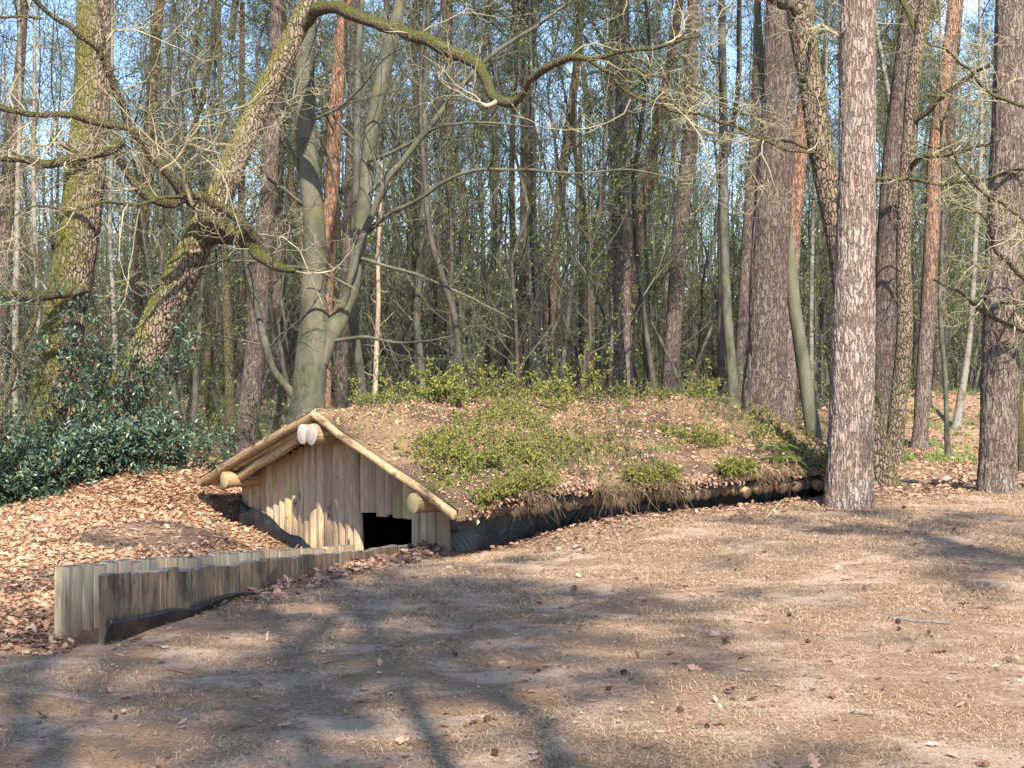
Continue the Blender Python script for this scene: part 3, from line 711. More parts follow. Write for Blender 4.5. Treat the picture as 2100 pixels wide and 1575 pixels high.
# leading trees
hero('oak_tree', 'tree', 'thick mossy oak trunk rising from the holly at the far left', [(118, 1000, 122), (119, 870, 106), (120, 760, 98), (129, 660, 88), (150, 560, 86), (168, 420, 80), (182, 280, 76), (190, 150, 70), (193, 0, 66), (196, -150, 60)], 19, m_oakA, 90, .035, .05, 15, None, fine=6, limbs=
     [([(178, 590, 20), (130, 604, 24), (70, 612, 23), (10, 604, 20), (-70, 596, 18)], dict(dY=(-.3, -1.0), mat=m_limb)), ([(170, 312, 22), (150, 300, 20), (128, 296, 14), (116, 290, 8)], dict(dY=(-.4, -.7)))],
     tw=dict(BT, tmin=.3))
hero('oak_tree', 'tree', 'mossy oak leaning to the right with a long crooked limb reaching over the hut', [(195, 1000, 92), (245, 840, 80), (300, 720, 74), (350, 610, 70), (402, 505, 64), (450, 400, 54), (490, 310, 51), (545, 190, 47), (590, 100, 43), (632, 10, 41), (655, -70, 34)], 18.3, m_oakB, 90, .035, .06, 14, None, fine=6, limbs=
     [([(612, 60, 24), (650, 28, 27), (700, 22, 28), (760, 45, 26), (830, 68, 26), (900, 100, 26), (960, 130, 25), (1000, 165, 22), (1014, 198, 20), (1040, 212, 19), (1060, 202, 15), (1085, 170, 14), (1110, 140, 15), (1150, 120, 15), (1200, 122, 13), (1260, 110, 9), (1300, 104, 9), (1360, 95, 7), (1430, 76, 4)], dict(dY=(0, -4.5), mat=m_limb)),
      ([(1018, 208, 10), (1008, 214, 9), (996, 217, 8), (989, 213, 6)], dict(dY=(-2.4, -2.45), mat=m_dead)),
      ([(1205, 122, 9), (1250, 146, 8), (1290, 185, 9), (1350, 205, 9), (1420, 232, 7), (1500, 268, 6), (1570, 300, 6), (1680, 315, 4)], dict(dY=(-3.3, -4.9), mat=m_limb)),
      ([(1262, 112, 7), (1310, 140, 6), (1370, 160, 5), (1450, 190, 4), (1540, 230, 3), (1600, 245, 2)], dict(dY=(-3.4, -5.0), mat=m_limb)),
      ([(425, 478, 46), (480, 484, 42), (520, 500, 34), (545, 526, 28), (575, 545, 22), (594, 552, 15), (600, 556, 5)], dict(dY=(-.1, -1.3), mat=m_limb)),
      ([(470, 488, 32), (425, 450, 30), (375, 402, 25), (335, 355, 22), (295, 300, 20), (262, 255, 18), (236, 185, 16), (212, 125, 14), (186, 90, 13), (140, 50, 12), (85, 8, 10), (55, -30, 9)], dict(dY=(-.3, -2.0), mat=m_limb)),
      ([(540, 505, 20), (495, 462, 20), (440, 420, 20), (395, 398, 20), (350, 412, 20), (300, 396, 19), (265, 350, 18), (245, 300, 18)], dict(dY=(-.6, -1.5), mat=m_limb)),
      ([(250, 292, 18), (210, 315, 20), (140, 326, 19), (80, 338, 18), (30, 328, 16), (-40, 316, 14)], dict(dY=(-1.5, -2.2), mat=m_limb)),
      ([(262, 262, 15), (190, 253, 15), (130, 240, 14), (60, 236, 13), (0, 213, 13), (-50, 198, 11)], dict(dY=(-1.5, -2.5), mat=m_limb)),
      ([(205, 120, 8), (213, 65, 8), (203, 20, 7), (190, -40, 6)], dict(dY=(-1.9, -2.0), mat=m_limb)),
      ([(90, 38, 6), (40, 40, 6), (-30, 34, 5)], dict(dY=(-2.0, -2.2), mat=m_limb)),
      ([(380, 405, 9), (330, 398, 8), (270, 418, 7), (200, 410, 6), (140, 436, 5), (90, 424, 4), (20, 450, 3)], dict(dY=(-1.2, -2.6), mat=m_limb)),
      ([(395, 420, 9), (372, 370, 8), (392, 330, 6), (440, 300, 5), (470, 240, 3)], dict(dY=(-1.2, -1.9), mat=m_twig)),
      ([(330, 350, 7), (380, 300, 6), (420, 250, 5), (500, 225, 4), (560, 180, 3)], dict(dY=(-1.2, -2.2), mat=m_twig))],
     tw=dict(n=(7, 5, 4), len=(1.5, .62, .28), rmax=.022, wig=.27, rmin=.003, up=.02, tmin=.15, np=8))
hero('beech_tree', 'tree', 'smooth grey forked beech standing right behind the hut', [(622, 1000, 94), (629, 870, 80), (633, 800, 69), (640, 720, 66), (646, 660, 62), (642, 600, 51), (646, 520, 48), (643, 440, 45), (637, 380, 44), (630, 320, 43), (627, 250, 42), (625, 150, 40), (630, 60, 38), (634, -60, 38)], 20, m_beech, 28, .08, .018, 16, None,
     [([(652, 740, 44), (680, 680, 40), (714, 605, 35), (732, 520, 31), (742, 450, 32), (752, 370, 32), (762, 280, 31), (778, 180, 32), (795, 100, 30), (815, 20, 25), (835, -90, 20)], dict(dY=(0, .3), amp=.015, k=18)),
      ([(684, 690, 18), (718, 575, 15), (745, 480, 14), (775, 410, 15), (800, 360, 14), (840, 315, 13), (880, 260, 13), (930, 195, 12), (980, 140, 10), (1030, 95, 9), (1090, 60, 8), (1170, 0, 6)], dict(dY=(0, -1.2), amp=.02)),
      ([(618, 830, 24), (590, 796, 19), (565, 765, 17), (548, 720, 17), (533, 660, 16), (520, 600, 14), (505, 545, 12), (495, 500, 10), (480, 440, 8), (435, 375, 4)], dict(dY=(0, -.8), amp=.02)),
      ([(748, 480, 10), (800, 440, 9), (860, 410, 8), (910, 375, 8), (980, 350, 7), (1070, 350, 6), (1160, 355, 5), (1290, 350, 4), (1400, 372, 3)], dict(dY=(0, -2), amp=.02, k=7)),
      ([(680, 700, 9), (740, 690, 8), (800, 700, 6), (860, 702, 4), (930, 690, 3)], dict(dY=(0, -1.2), amp=.02, k=7)),
      ([(615, 352, 9), (595, 305, 8), (570, 240, 7), (540, 185, 5), (490, 150, 3)], dict(dY=(0, -.8), amp=.02, k=7)),
      ([(622, 420, 9), (590, 396, 8), (555, 370, 7), (520, 330, 6), (470, 290, 3)], dict(dY=(0, -1), amp=.02, k=7)),
      ([(645, 245, 8), (690, 222, 7), (740, 180, 6), (790, 118, 4), (860, 80, 3)], dict(dY=(0, -.9), amp=.02, k=7)),
      ([(722, 590, 7), (660, 560, 6), (590, 545, 5), (500, 535, 4), (420, 540, 3)], dict(dY=(-.4, -1.6), amp=.02, k=7)),
      ([(756, 330, 8), (830, 300, 7), (900, 262, 6), (1000, 250, 5), (1100, 262, 3)], dict(dY=(0, -1.5), amp=.02, k=7)),
      ([(740, 530, 8), (850, 560, 6), (960, 610, 5), (1060, 660, 3)], dict(dY=(0, -1.5), amp=.02, k=7))],
     tw=dict(top=.6, n=(9, 6, 4), len=(1.5, .6, .25), rmax=.03, wig=.2, rmin=.003, up=.01, tmin=.25), tmat=m_twig2)
hero('pine_tree', 'tree', 'tall pale pine trunk in front of the right end of the hut', [(1741, 1040, 100), (1742, 980, 95), (1746, 850, 91), (1750, 700, 87), (1754, 500, 80), (1757, 350, 76), (1758, 200, 74), (1759, 0, 70), (1760, -300, 62)], 14.75, m_pineA, 150, .02, .035, 16, 'pine', flare=1.10, fine=7)
hero('pine_tree', 'tree', 'dark grey-brown pine trunk at the right edge with a hollow at its foot', [(2046, 1005, 80), (2046, 950, 77), (2050, 800, 75), (2055, 600, 72), (2062, 400, 68), (2070, 200, 66), (2078, 0, 66), (2085, -200, 60)], 16.5, m_pineB, 120, .025, .045, 16, 'pine', flare=1.12, fine=7)
hero('pine_tree', 'tree', 'thick dark brown pine trunk just behind the right end of the earth roof', [(1558, 985, 104), (1562, 870, 90), (1570, 760, 83), (1580, 500, 76), (1595, 250, 70), (1600, 100, 66), (1603, 0, 64), (1608, -150, 58)], 21, m_pineC, 100, .03, .05, 17, 'pine', fine=7)
hero('oak_tree', 'tree', 'oak with mossy foot leaning left, half hidden behind the pale front pine', [(1792, 985, 84), (1786, 900, 70), (1766, 800, 62), (1745, 650, 56), (1722, 500, 53), (1702, 400, 50), (1682, 300, 49), (1668, 200, 49), (1650, 100, 50), (1635, 0, 50), (1622, -150, 46)], 17.3, m_oakC, 80, .04, .05, 14, None, fine=5, limbs=
     [([(1642, 30, 14), (1600, 8, 12), (1540, -10, 9), (1480, -5, 6)], dict(dY=(0, -1.5), mat=m_limb)), ([(1696, 338, 7), (1640, 300, 6), (1580, 290, 5), (1520, 270, 4), (1450, 268, 2)], dict(dY=(0.05, -1.6), mat=m_limb)),
      ([(1655, 90, 9), (1690, 60, 7), (1720, 80, 5), (1740, 60, 3)], dict(dY=(0, -2.8), mat=m_twig)), ([(1700, 400, 9), (1780, 375, 9), (1860, 368, 8), (1950, 372, 7), (2040, 360, 6), (2120, 350, 4)], dict(dY=(.2, -1.2), mat=m_limb))],
     tw=dict(n=(9, 5, 4), len=(1.1, .5, .22), wig=.36, rmin=.003, np=8, tmin=.2))
hero('oak_tree', 'tree', 'slim olive-barked oak with mossy foot right of the pale front pine', [(1835, 925, 40), (1840, 850, 37), (1852, 740, 35), (1856, 650, 33), (1853, 550, 31), (1855, 450, 30), (1860, 350, 30), (1868, 250, 30), (1872, 170, 28), (1890, 60, 26), (1905, -40, 22)], 24.5, m_oakC, 20, .1, .03, 15, None,
     [([(1868, 260, 12), (1900, 235, 12), (1940, 190, 12), (1985, 160, 10), (2020, 140, 8), (2070, 90, 5)], dict(dY=(0, -1.5), mat=m_limb)), ([(1862, 350, 10), (1890, 325, 9), (1960, 312, 8), (2030, 300, 6), (2100, 310, 3)], dict(dY=(0, -2), mat=m_limb)), ([(1885, 80, 14), (1870, 30, 12), (1840, -20, 9)], dict(dY=(0, .5), mat=m_limb))],
     tw=dict(n=(10, 5, 4), len=(1.6, .7, .3), wig=.34, rmin=.004, np=8, tmin=.25, top=.5))
hero('pine_tree', 'tree', 'purplish brown pine directly right of the pale front pine', [(1812, 930, 52), (1815, 700, 48), (1822, 500, 46), (1835, 300, 43), (1850, 150, 38), (1865, 30, 34), (1872, -60, 30)], 26, m_pineC, 20, .1, .03, 17)
hero('pine_tree', 'tree', 'salmon-barked pine leaning slightly right between the olive oak and the right edge pine', [(1886, 920, 36), (1893, 800, 33), (1905, 600, 31), (1912, 450, 30), (1920, 300, 30), (1935, 180, 28), (1950, 80, 28), (1958, -20, 26)], 28, m_pineD, 16, .12, .03, 18)
hero('pine_tree', 'tree', 'narrow reddish pine close behind the salmon-barked one', [(1920, 900, 25), (1925, 700, 23), (1932, 500, 22), (1945, 300, 20), (1958, 120, 18), (1968, 0, 16)], 34, m_pineC, 12, .15, .03, 19)
hero('pine_tree', 'tree', 'brick-red pine tucked behind the thick dark pine, showing on its right', [(1612, 900, 40), (1618, 700, 36), (1624, 500, 34), (1636, 350, 32), (1647, 230, 28), (1655, 100, 24), (1660, -20, 20)], 27, m_pineD, 16, .12, .03, 18)
hero('bare_tree', 'tree', 'curved grey-green hardwood right beside the thick dark pine', [(1672, 985, 36), (1667, 880, 33), (1655, 800, 29), (1640, 700, 28), (1628, 620, 27), (1622, 560, 27), (1614, 480, 25), (1598, 380, 21), (1575, 250, 18), (1560, 120, 16), (1552, -20, 13)], 21.5, m_beech, 18, .1, .025, 14, None, tw=dict(BT, top=.35), tmat=m_twig2)
hero('bare_tree', 'tree', 'mottled slim trunk left of the thick dark pine', [(1508, 870, 24), (1500, 750, 21), (1492, 650, 20), (1487, 550, 19), (1484, 420, 18), (1484, 300, 18), (1482, 150, 16), (1480, 0, 15)], 27, m_thin, 14, .12, .04, 14, None, tw=dict(BT, top=.35), tmat=m_twig2)
hero('pine_tree', 'tree', 'faint reddish pine showing between the mottled trunk and the thick dark pine', [(1508, 860, 27), (1524, 650, 25), (1535, 450, 22), (1545, 300, 19), (1552, 100, 16)], 36, m_pineC, 12, .15, .03, 19)
hero('pine_tree', 'tree', 'straight brown pine standing clear above the middle of the mound', [(1273, 880, 37), (1274, 780, 36), (1276, 600, 35), (1278, 400, 33), (1278, 200, 31), (1277, 0, 28), (1277, -100, 26)], 30, m_pineB, 20, .1, .04, 18)
hero('pine_tree', 'tree', 'reddish brown pine leaning right, second right of the clear straight pine', [(1368, 860, 35), (1380, 700, 33), (1392, 500, 31), (1402, 400, 29), (1415, 250, 26), (1420, 100, 22), (1422, -50, 20)], 33, m_pineC, 16, .12, .04, 18)
hero('pine_tree', 'tree', 'pinkish pine slanting strongly right from behind the clear straight pine', [(1284, 860, 25), (1288, 700, 25), (1300, 520, 25), (1325, 400, 24), (1345, 280, 22), (1375, 120, 18), (1397, -20, 16)], 36, m_pineD, 14, .15, .03, 18)
hero('pine_tree', 'tree', 'distant red-topped pine left of the clear straight pine', [(1118, 840, 27), (1128, 650, 25), (1140, 500, 22), (1155, 350, 20), (1175, 200, 17), (1190, 50, 14)], 42, m_pineD, 12, .2, .03, 20)
hero('pine_tree', 'tree', 'bright orange pine trunk seen just right of the forked beech stem', [(662, 870, 34), (668, 600, 32), (675, 480, 31), (682, 350, 31), (690, 200, 29), (700, 80, 27), (713, -40, 24)], 27, m_pineE, 18, .1, .03, 18)
hero('pine_tree', 'tree', 'reddish brown pine left of the beech, leaning right', [(505, 900, 46), (512, 830, 43), (525, 700, 40), (535, 560, 38), (548, 420, 34), (558, 280, 30), (562, 150, 27), (568, 0, 23)], 25, m_pineC, 20, .1, .03, 17)
hero('pine_tree', 'tree', 'narrow far pine between the reddish brown pine and the beech', [(568, 860, 22), (568, 700, 21), (570, 500, 20), (575, 300, 18), (580, 100, 16)], 38, m_pineC, 12, .15, .03, 19)
hero('pine_tree', 'tree', 'red-brown pine rising between the two mossy oaks', [(277, 880, 32), (280, 700, 30), (286, 550, 28), (298, 380, 26), (308, 250, 24), (318, 100, 22), (331, -40, 20)], 30, m_pineD, 14, .12, .03, 18)
hero('pine_tree', 'tree', 'dark pine at the left edge of the wood beyond the thick mossy oak', [(2, 880, 40), (8, 500, 34), (24, 300, 28), (42, 120, 20), (50, -20, 17)], 32, m_pineC, 14, .12, .03, 18)
hero('pine_tree', 'tree', 'grey-brown pine behind the right stem of the beech', [(702, 870, 30), (702, 700, 27), (712, 550, 25), (716, 400, 22), (722, 200, 18), (728, 20, 15)], 34, m_pineC, 12, .15, .03, 18)
hero('birch_tree', 'tree', 'pale birch left of the thick mossy oak with a second stem nearby', [(30, 880, 15), (32, 640, 14), (36, 400, 11), (41, 200, 9), (38, 0, 8)], 26, m_birch, 8, .15, .03, 13, None, tw=dict(BT, top=.4), tmat=m_twig2)
hero('birch_tree', 'tree', 'thin birch hugging the left side of the thick mossy oak', [(84, 880, 11), (77, 600, 10), (69, 400, 9), (70, 230, 8), (72, 0, 6)], 25.5, m_birch, 8, .15, .03, 12, None, tw=dict(BT, top=.4), tmat=m_twig2)
hero('birch_tree', 'tree', 'thin whitish birch seen between the thick mossy oak and the leaning oak', [(236, 870, 13), (234, 650, 10), (226, 500, 9), (228, 300, 8), (230, 50, 7)], 27, m_birch, 8, .15, .03, 13, None, tw=dict(BT, top=.4), tmat=m_twig2)
hero('birch_tree', 'tree', 'white-stemmed birch far behind the middle of the mound', [(1100, 830, 9), (1101, 600, 8), (1097, 450, 8), (1095, 300, 7), (1088, 80, 6)], 38, m_birch, 8, .2, .03, 16, None, tw=dict(BT, top=.5), tmat=m_twig2)
hero('birch_tree', 'tree', 'short slanting white birch right of the mound middle birch', [(1148, 830, 9), (1155, 740, 9), (1166, 650, 9), (1176, 540, 8), (1184, 380, 7), (1180, 200, 6)], 36, m_birch, 8, .2, .03, 15, None, tw=dict(BT, top=.5), tmat=m_twig2)
hero('birch_tree', 'tree', 'light-barked birch left of the dark right edge pine on the leafy bank', [(1965, 885, 19), (1970, 820, 17), (1984, 730, 13), (1994, 620, 11), (2000, 500, 11), (2012, 300, 9), (2010, 100, 7)], 30, m_birch, 10, .15, .03, 14, None, tw=dict(BT, top=.4), tmat=m_twig2)
hero('dead_tree', 'tree', 'bare tan dead stem right of the beech fork', [(768, 860, 11), (772, 720, 10), (776, 620, 9), (775, 520, 8), (781, 420, 7), (783, 330, 5)], 26, m_dead, 8, .15, .03, 0, None, tw=dict(n=(4, 2), len=(.5, .3), top=.2, rmax=.02))
hero('dead_tree', 'tree', 'broken brown stump stem behind the tall sapling on the mound', [(1196, 840, 8), (1197, 780, 8), (1199, 745, 7), (1200, 718, 3)], 24, m_thin2, 8, .1, .05, 0, None)
hero('bare_tree', 'tree', 'dark sinuous trunk curving left above the ridge of the mound', [(948, 830, 13), (942, 740, 13), (930, 640, 14), (905, 560, 13), (882, 480, 12), (872, 380, 10), (862, 200, 8), (870, 20, 6)], 23, m_thin2, 12, .1, .03, 12, None, tw=dict(BT, top=.3), tmat=m_twig2)
hero('bare_tree', 'tree', 'greenish trunk with mossy bark left of the reddish brown pine', [(472, 860, 21), (470, 760, 20), (467, 680, 18), (462, 560, 15), (460, 400, 11), (452, 200, 8)], 24, m_limb, 12, .12, .04, 12, None, tw=dict(BT, top=.4), tmat=m_twig2)
hero('bare_tree', 'tree', 'crooked thin tree right of the foot of the leaning oak', [(368, 900, 18), (360, 830, 15), (350, 780, 14), (338, 720, 12), (330, 600, 9), (340, 420, 7)], 21, m_thin2, 10, .12, .04, 10, None, tw=dict(BT, top=.3), tmat=m_twig2)
hero('bare_tree', 'tree', 'slim upright trunk between the crooked thin tree and the greenish trunk', [(398, 860, 14), (403, 760, 13), (408, 680, 12), (420, 520, 10), (428, 350, 8), (440, 150, 6)], 26, m_thin, 10, .12, .04, 12, None, tw=dict(BT, top=.3), tmat=m_twig2)
hero('bare_tree', 'tree', 'dark crooked sapling arching at the far left margin above the holly', [(-6, 900, 16), (6, 830, 14), (28, 765, 12), (32, 722, 10), (55, 690, 10), (72, 655, 9), (80, 600, 7), (70, 500, 5)], 15.8, m_limb, 10, .08, .06, 0, None, tw=dict(n=(9, 5, 3), len=(.9, .45, .2), top=.2, rmax=.02, rmin=.0025), tmat=m_twig2)
hero('bare_tree', 'tree', 'thin mossy stem just behind the right side of the right edge pine', [(2094, 905, 14), (2090, 760, 13), (2086, 600, 12), (2092, 400, 10), (2100, 200, 8)], 22, m_limb, 10, .12, .04, 10, None, tw=dict(n=(9, 6, 4), len=(1.1, .5, .25), top=.25, rmax=.02, rmin=.003, wig=.36))
hero('bare_tree', 'tree', 'slender wavy stem left of the light-barked birch', [(1942, 890, 11), (1938, 770, 10), (1930, 680, 10), (1928, 600, 8), (1934, 450, 7), (1930, 250, 6)], 26, m_thin, 10, .12, .04, 10, None, tw=dict(BT, top=.3), tmat=m_twig2)
hero('bare_tree', 'tree', 'dark upright trunk left of the reddish pine above the mound right half', [(1478, 860, 14), (1478, 600, 12), (1484, 350, 12), (1512, 200, 11), (1516, 20, 10)], 31, m_thin2, 10, .15, .03, 14, None, tw=dict(BT, top=.35), tmat=m_twig2)
# a curly oak limb hanging in from the right edge tree
hero('oak_tree', 'tree', 'oak beyond the right edge, its curly pale twigs hanging over the picture', [(2290, 1000, 70), (2270, 800, 64), (2255, 600, 58), (2240, 400, 54), (2230, 150, 50), (2220, -100, 46)], 16, m_oakC, 20, .1, .04, 12, None,
     [([(2262, 700, 16), (2180, 640, 14), (2100, 560, 11), (2050, 500, 8), (2000, 440, 6), (1930, 420, 4)], dict(dY=(0, -1.2), mat=m_limb)), ([(2250, 560, 14), (2160, 500, 10), (2080, 430, 8), (2000, 380, 6), (1950, 300, 4)], dict(dY=(0, -1.5), mat=m_limb)),
      ([(2268, 760, 14), (2150, 700, 10), (2020, 640, 9), (1960, 590, 7), (1915, 570, 4)], dict(dY=(.3, -.3), mat=m_limb)), ([(2240, 300, 14), (2140, 240, 9), (2040, 200, 7), (1960, 120, 5), (1900, 90, 3)], dict(dY=(0, -1.5), mat=m_limb))],
     tw=dict(n=(9, 5, 4), len=(1.1, .55, .25), wig=.34, rmin=.0034, np=8, tmin=.25, up=-.01))
# ---------- the wood behind ----------
def slender(seed, H, r, mat, lean=.5, nb=24, leaf=0, bmat=None, low=.22, n2=7, n3=4, up=.10, bl=2.3):
    global rng; keep = rng; rng = np.random.default_rng(seed)
    z = np.linspace(-.2, H, 14); a = rng.random()*6
    bx = lean*(vn(z*.22, seed*.37, 0, seed)+.3*vn(z*.8, seed, 0, seed+1)); by = lean*(vn(z*.22, seed*.77, 5, seed)+.3*vn(z*.8, seed, 5, seed+1))
    P = np.stack([bx-bx[0], by-by[0], z], -1)[None]; R = (r*(1-.88*np.linspace(0, 1, 14)**1.2))[None]
    R[0, 0] *= 1.35
    tr = Bag(); tr.add(*tubes(P, R, 9)); trunk = tr.mesh('trunk', [mat])
    b = Bag()
    P1, R1 = grow(P, R, nb, bl, 6, .42, 52, .13, up, low, .98, rmin=.007)
    P2, R2 = grow(P1, R1, n2, .95, 5, .55, 48, .2, .05, .2, 1, rmin=.0055)
    V, Q = tubes(P1, R1, 4); b.add(V, Q); V, Q = tubes(P2, R2, 3); b.add(V, Q)
    if n3:
        P3, R3 = grow(P2, R2, n3, .42, 4, .6, 45, .22, .03, .2, 1, rmin=.0045); V, Q = tubes(P3, R3, 3); b.add(V, Q)
    else: P3 = P2
    if leaf:
        C = np.repeat(P3[:, -1], 2, 0); s_ = rng.random(len(C)) < leaf; C = C[s_]+rng.normal(size=(s_.sum(), 3))*.05
        V, T = leafquads(C, rng.normal(size=C.shape), rng.normal(size=C.shape)+[0, -.3, 1], .045+.04*rng.random(len(C)), .035*np.ones(len(C))); b.add(V, T=T, m=1)
    cr = b.mesh('crown', [bmat or m_twig2, m_fresh], False); rng = keep
    return trunk, cr
TPL = [slender(21, 15, .065, m_thin, .7, 38, 0, None, .15), slender(22, 13, .045, m_thin2, .9, 36, .1, None, .1), slender(23, 17, .09, m_thin, .6, 40, 0, None, .2), slender(24, 12, .042, m_thin, 1.0, 28, .9),
       slender(25, 14, .06, m_thin2, .5, 28, .95), slender(26, 16, .075, m_limb, .8, 30, .5), slender(27, 11, .038, m_thin2, .8, 26, .95, None, .1)]
TB = [slender(31, 14, .055, m_birch, .5, 24, .1), slender(32, 16, .07, m_birch, .7, 24, .2)]
def pinetrunk(seed, H, r, mat):
    z = np.linspace(-.2, H, 24); P = np.stack([.25*vn(z*.15, seed, 0, seed), .25*vn(z*.15, seed, 4, seed), z], -1)[None]; R = (r*(1-.5*np.linspace(0, 1, 24)))[None]; R[0, 0] *= 1.3
    b = Bag(); b.add(*tubes(P, R, 12)); return b.mesh('trunk', [mat])
TPn = [(pinetrunk(41, 12, .14, m_pineC), PC[0]), (pinetrunk(42, 13, .15, m_pineC), PC[1]), (pinetrunk(43, 11, .12, m_thin2), PC[1])]
used_px = []
def clash(px, Y, w):
    for a, b, c in used_px:
        if abs(px-a) < (w+c)*.6 and abs(Y-b) < 6: return True
    return False
rs = random.Random(99)
def place(kind, px, Y, grp, lab, i, cat='tree', nm='bare_tree'):
    x = (px-CX)/F*Y; z = float(h(x, Y))
    tr, cr = kind; root = thing(nm, lab, cat, (x, Y, z-.02), rs.uniform(0, 6.28), grp)
    s = rs.uniform(.85, 1.2); root.scale = (s, s, s)
    obj('trunk', tr, root); H = tr.vertices[len(tr.vertices)-1].co.z
    c = obj('crown', cr, root)
    if cr in PC: c.location = (0, 0, 12 if tr == TPn[0][0] else (13 if tr == TPn[1][0] else 11)); c.scale = (1.15, 1.15, 1.15)
    return root
cnt = 0; tries = 0
while cnt < 225 and tries < 5000:
    tries += 1
    Y = 23+50*rs.random()**.7; px = rs.uniform(-140, 2240); x = (px-CX)/F*Y
    u, v = uv_of(x, Y)
    if -3 < u < 3 and v < 10.5: continue
    if clash(px, Y, 12) or (Y < 29 and (1500 < px < 1960)): continue
    used_px.append((px, Y, 10))
    if (px > 1200 and rs.random() < .8) or rs.random() < .15: k = TPL[rs.choice([3, 3, 6, 4])]
    else: k = TPL[rs.choice([0, 1, 1, 5, 1, 0, 6, 3])]
    place(k, px, Y, 'slender bare trees crowding the wood behind the hut', 'slender bare broadleaf tree, one of the crowd filling the wood behind the hut', cnt); cnt += 1
for i in range(14):
    Y = rs.uniform(32, 70); px = rs.uniform(-100, 2200)
    place(TB[i % 2], px, Y, 'thin pale birches scattered through the far wood', 'thin pale birch, one of those scattered through the far wood', i, nm='birch_tree')
for i in range(30):
    Y = rs.uniform(38, 85); px = rs.uniform(-150, 2250)
    place(TPn[i % 3], px, Y, 'far pines with green crowns above the bare wood', 'far pine with a green crown rising above the bare wood', i, nm='pine_tree')

# far wood as one mass
def cheap(seed, H, r, n1=16, n2=5):
    global rng; keep = rng; rng = np.random.default_rng(seed)
    z = np.linspace(-.3, H, 7); P = np.stack([.5*vn(z*.25, seed, 0, seed), .5*vn(z*.25, seed, 5, seed), z], -1)[None]; R = (r*(1-.8*np.linspace(0, 1, 7)))[None]
    P1, R1 = grow(P, R, n1, 2.6, 4, .45, 50, .15, .1, .12, 1, rmin=.014); P2, R2 = grow(P1, R1, n2, 1.1, 3, .6, 45, .2, .05, .2, 1, rmin=.012); rng = keep
    b = Bag(); b.add(*tubes(P, R, 5)); b.add(*tubes(P1, R1, 3)); b.add(*tubes(P2, R2, 3))
    return np.concatenate(b.V), np.concatenate(b.Q)
ch = [cheap(s, *a) for s, a in ((61, (11, .09)), (62, (14, .12)), (63, (9, .07)), (64, (6, .04, 22, 6)), (65, (4, .03, 26, 7)))]
b = Bag()
for i in range(1300):
    Y = rs.uniform(68, 135); px = rs.uniform(-150, 2250); x = (px-CX)/F*Y
    V, Q = ch[rs.choice([0, 1, 2, 3, 4, 4])]; a = rs.uniform(0, 6.28); s = rs.uniform(.8, 1.3); c_, s_ = math.cos(a)*s, math.sin(a)*s
    b.add(np.stack([V[:, 0]*c_-V[:, 1]*s_+x, V[:, 0]*s_+V[:, 1]*c_+Y, V[:, 2]*s+float(h(x, Y))], -1), Q, m=0 if rs.random() < .8 else 2)
# evergreen thicket at the very back and among the crowns
N = 170000; Y = 80+65*rng.random(N); px = -160+2420*rng.random(N); x = (px-CX)/F*Y
cl = vn(x*.22, Y*.10, 0, 71)+.6*vn(x*.6, Y*.2, 3, 72)
z = (rng.random(N)**1.9)*(9.5+9*vn(x*.10, Y*.05, 0, 73))
keepm = (cl > -.45) | (z < 3.5); C = np.stack([x, Y, z], -1)[keepm]
V, T = leafquads(C, rng.normal(size=C.shape), rng.normal(size=C.shape)+[0, -.6, .3], .35+.35*rng.random(len(C)), .16*np.ones(len(C)), .2); b.add(V, T=T, m=1)
tag(obj('far_wood', b.mesh('far_wood', [m_thin, m_needle, m_thin2], False)), 'dim far wood of close trunks, twigs and evergreen growth', 'woodland', kind='stuff')

# brushwood between the trunks
b = Bag(); N = 900
Y = 22+45*rng.random(N); px = -150+2400*rng.random(N); x = (px-CX)/F*Y; u, v = uv_of(x, Y)
ok = ~((np.abs(u) < 3.2) & (v < 10.5)) & ~((px > 1800) & (Y < 31)); x, Y = x[ok], Y[ok]; z = h(x, Y); N = len(x)
P = np.zeros((N, 6, 3)); d = norm(rng.normal(size=(N, 3))*.35+[0, 0, 1]); L = .5+1.3*rng.random(N)
for i in range(6): P[:, i] = np.stack([x, Y, z-.05], -1)+d*(L*i/5)[:, None]+rng.normal(size=(N, 3))*.03*i
R = np.tile(.009*(1-.7*np.linspace(0, 1, 6)), (N, 1)); b.add(*tubes(P, R, 3))
P1, R1 = grow(P, R, 5, .8, 5, .6, 50, .2, .08, .1, 1, rmin=.004); b.add(*tubes(P1, R1, 3))
P2, R2 = grow(P1, R1, 4, .35, 4, .6, 50, .25, .03, .1, 1, rmin=.0035); b.add(*tubes(P2, R2, 3))
gm = vn(P2[:, -1, 0]*.25, P2[:, -1, 1]*.15, 0, 77); C = P2[(gm > -.05) | (P2[:, -1, 0] > P2[:, -1, 1]*.13)][:, -1]
V, T = leafquads(C, rng.normal(size=C.shape), rng.normal(size=C.shape)+[0, 0, 1], .05+.04*rng.random(len(C)), .04*np.ones(len(C))); b.add(V, T=T, m=1)
tag(obj('brushwood', b.mesh('brushwood', [m_twig2, m_fresh], False)), 'low brushwood of thin twigs and first spring leaves between the trunks', 'undergrowth', kind='stuff')

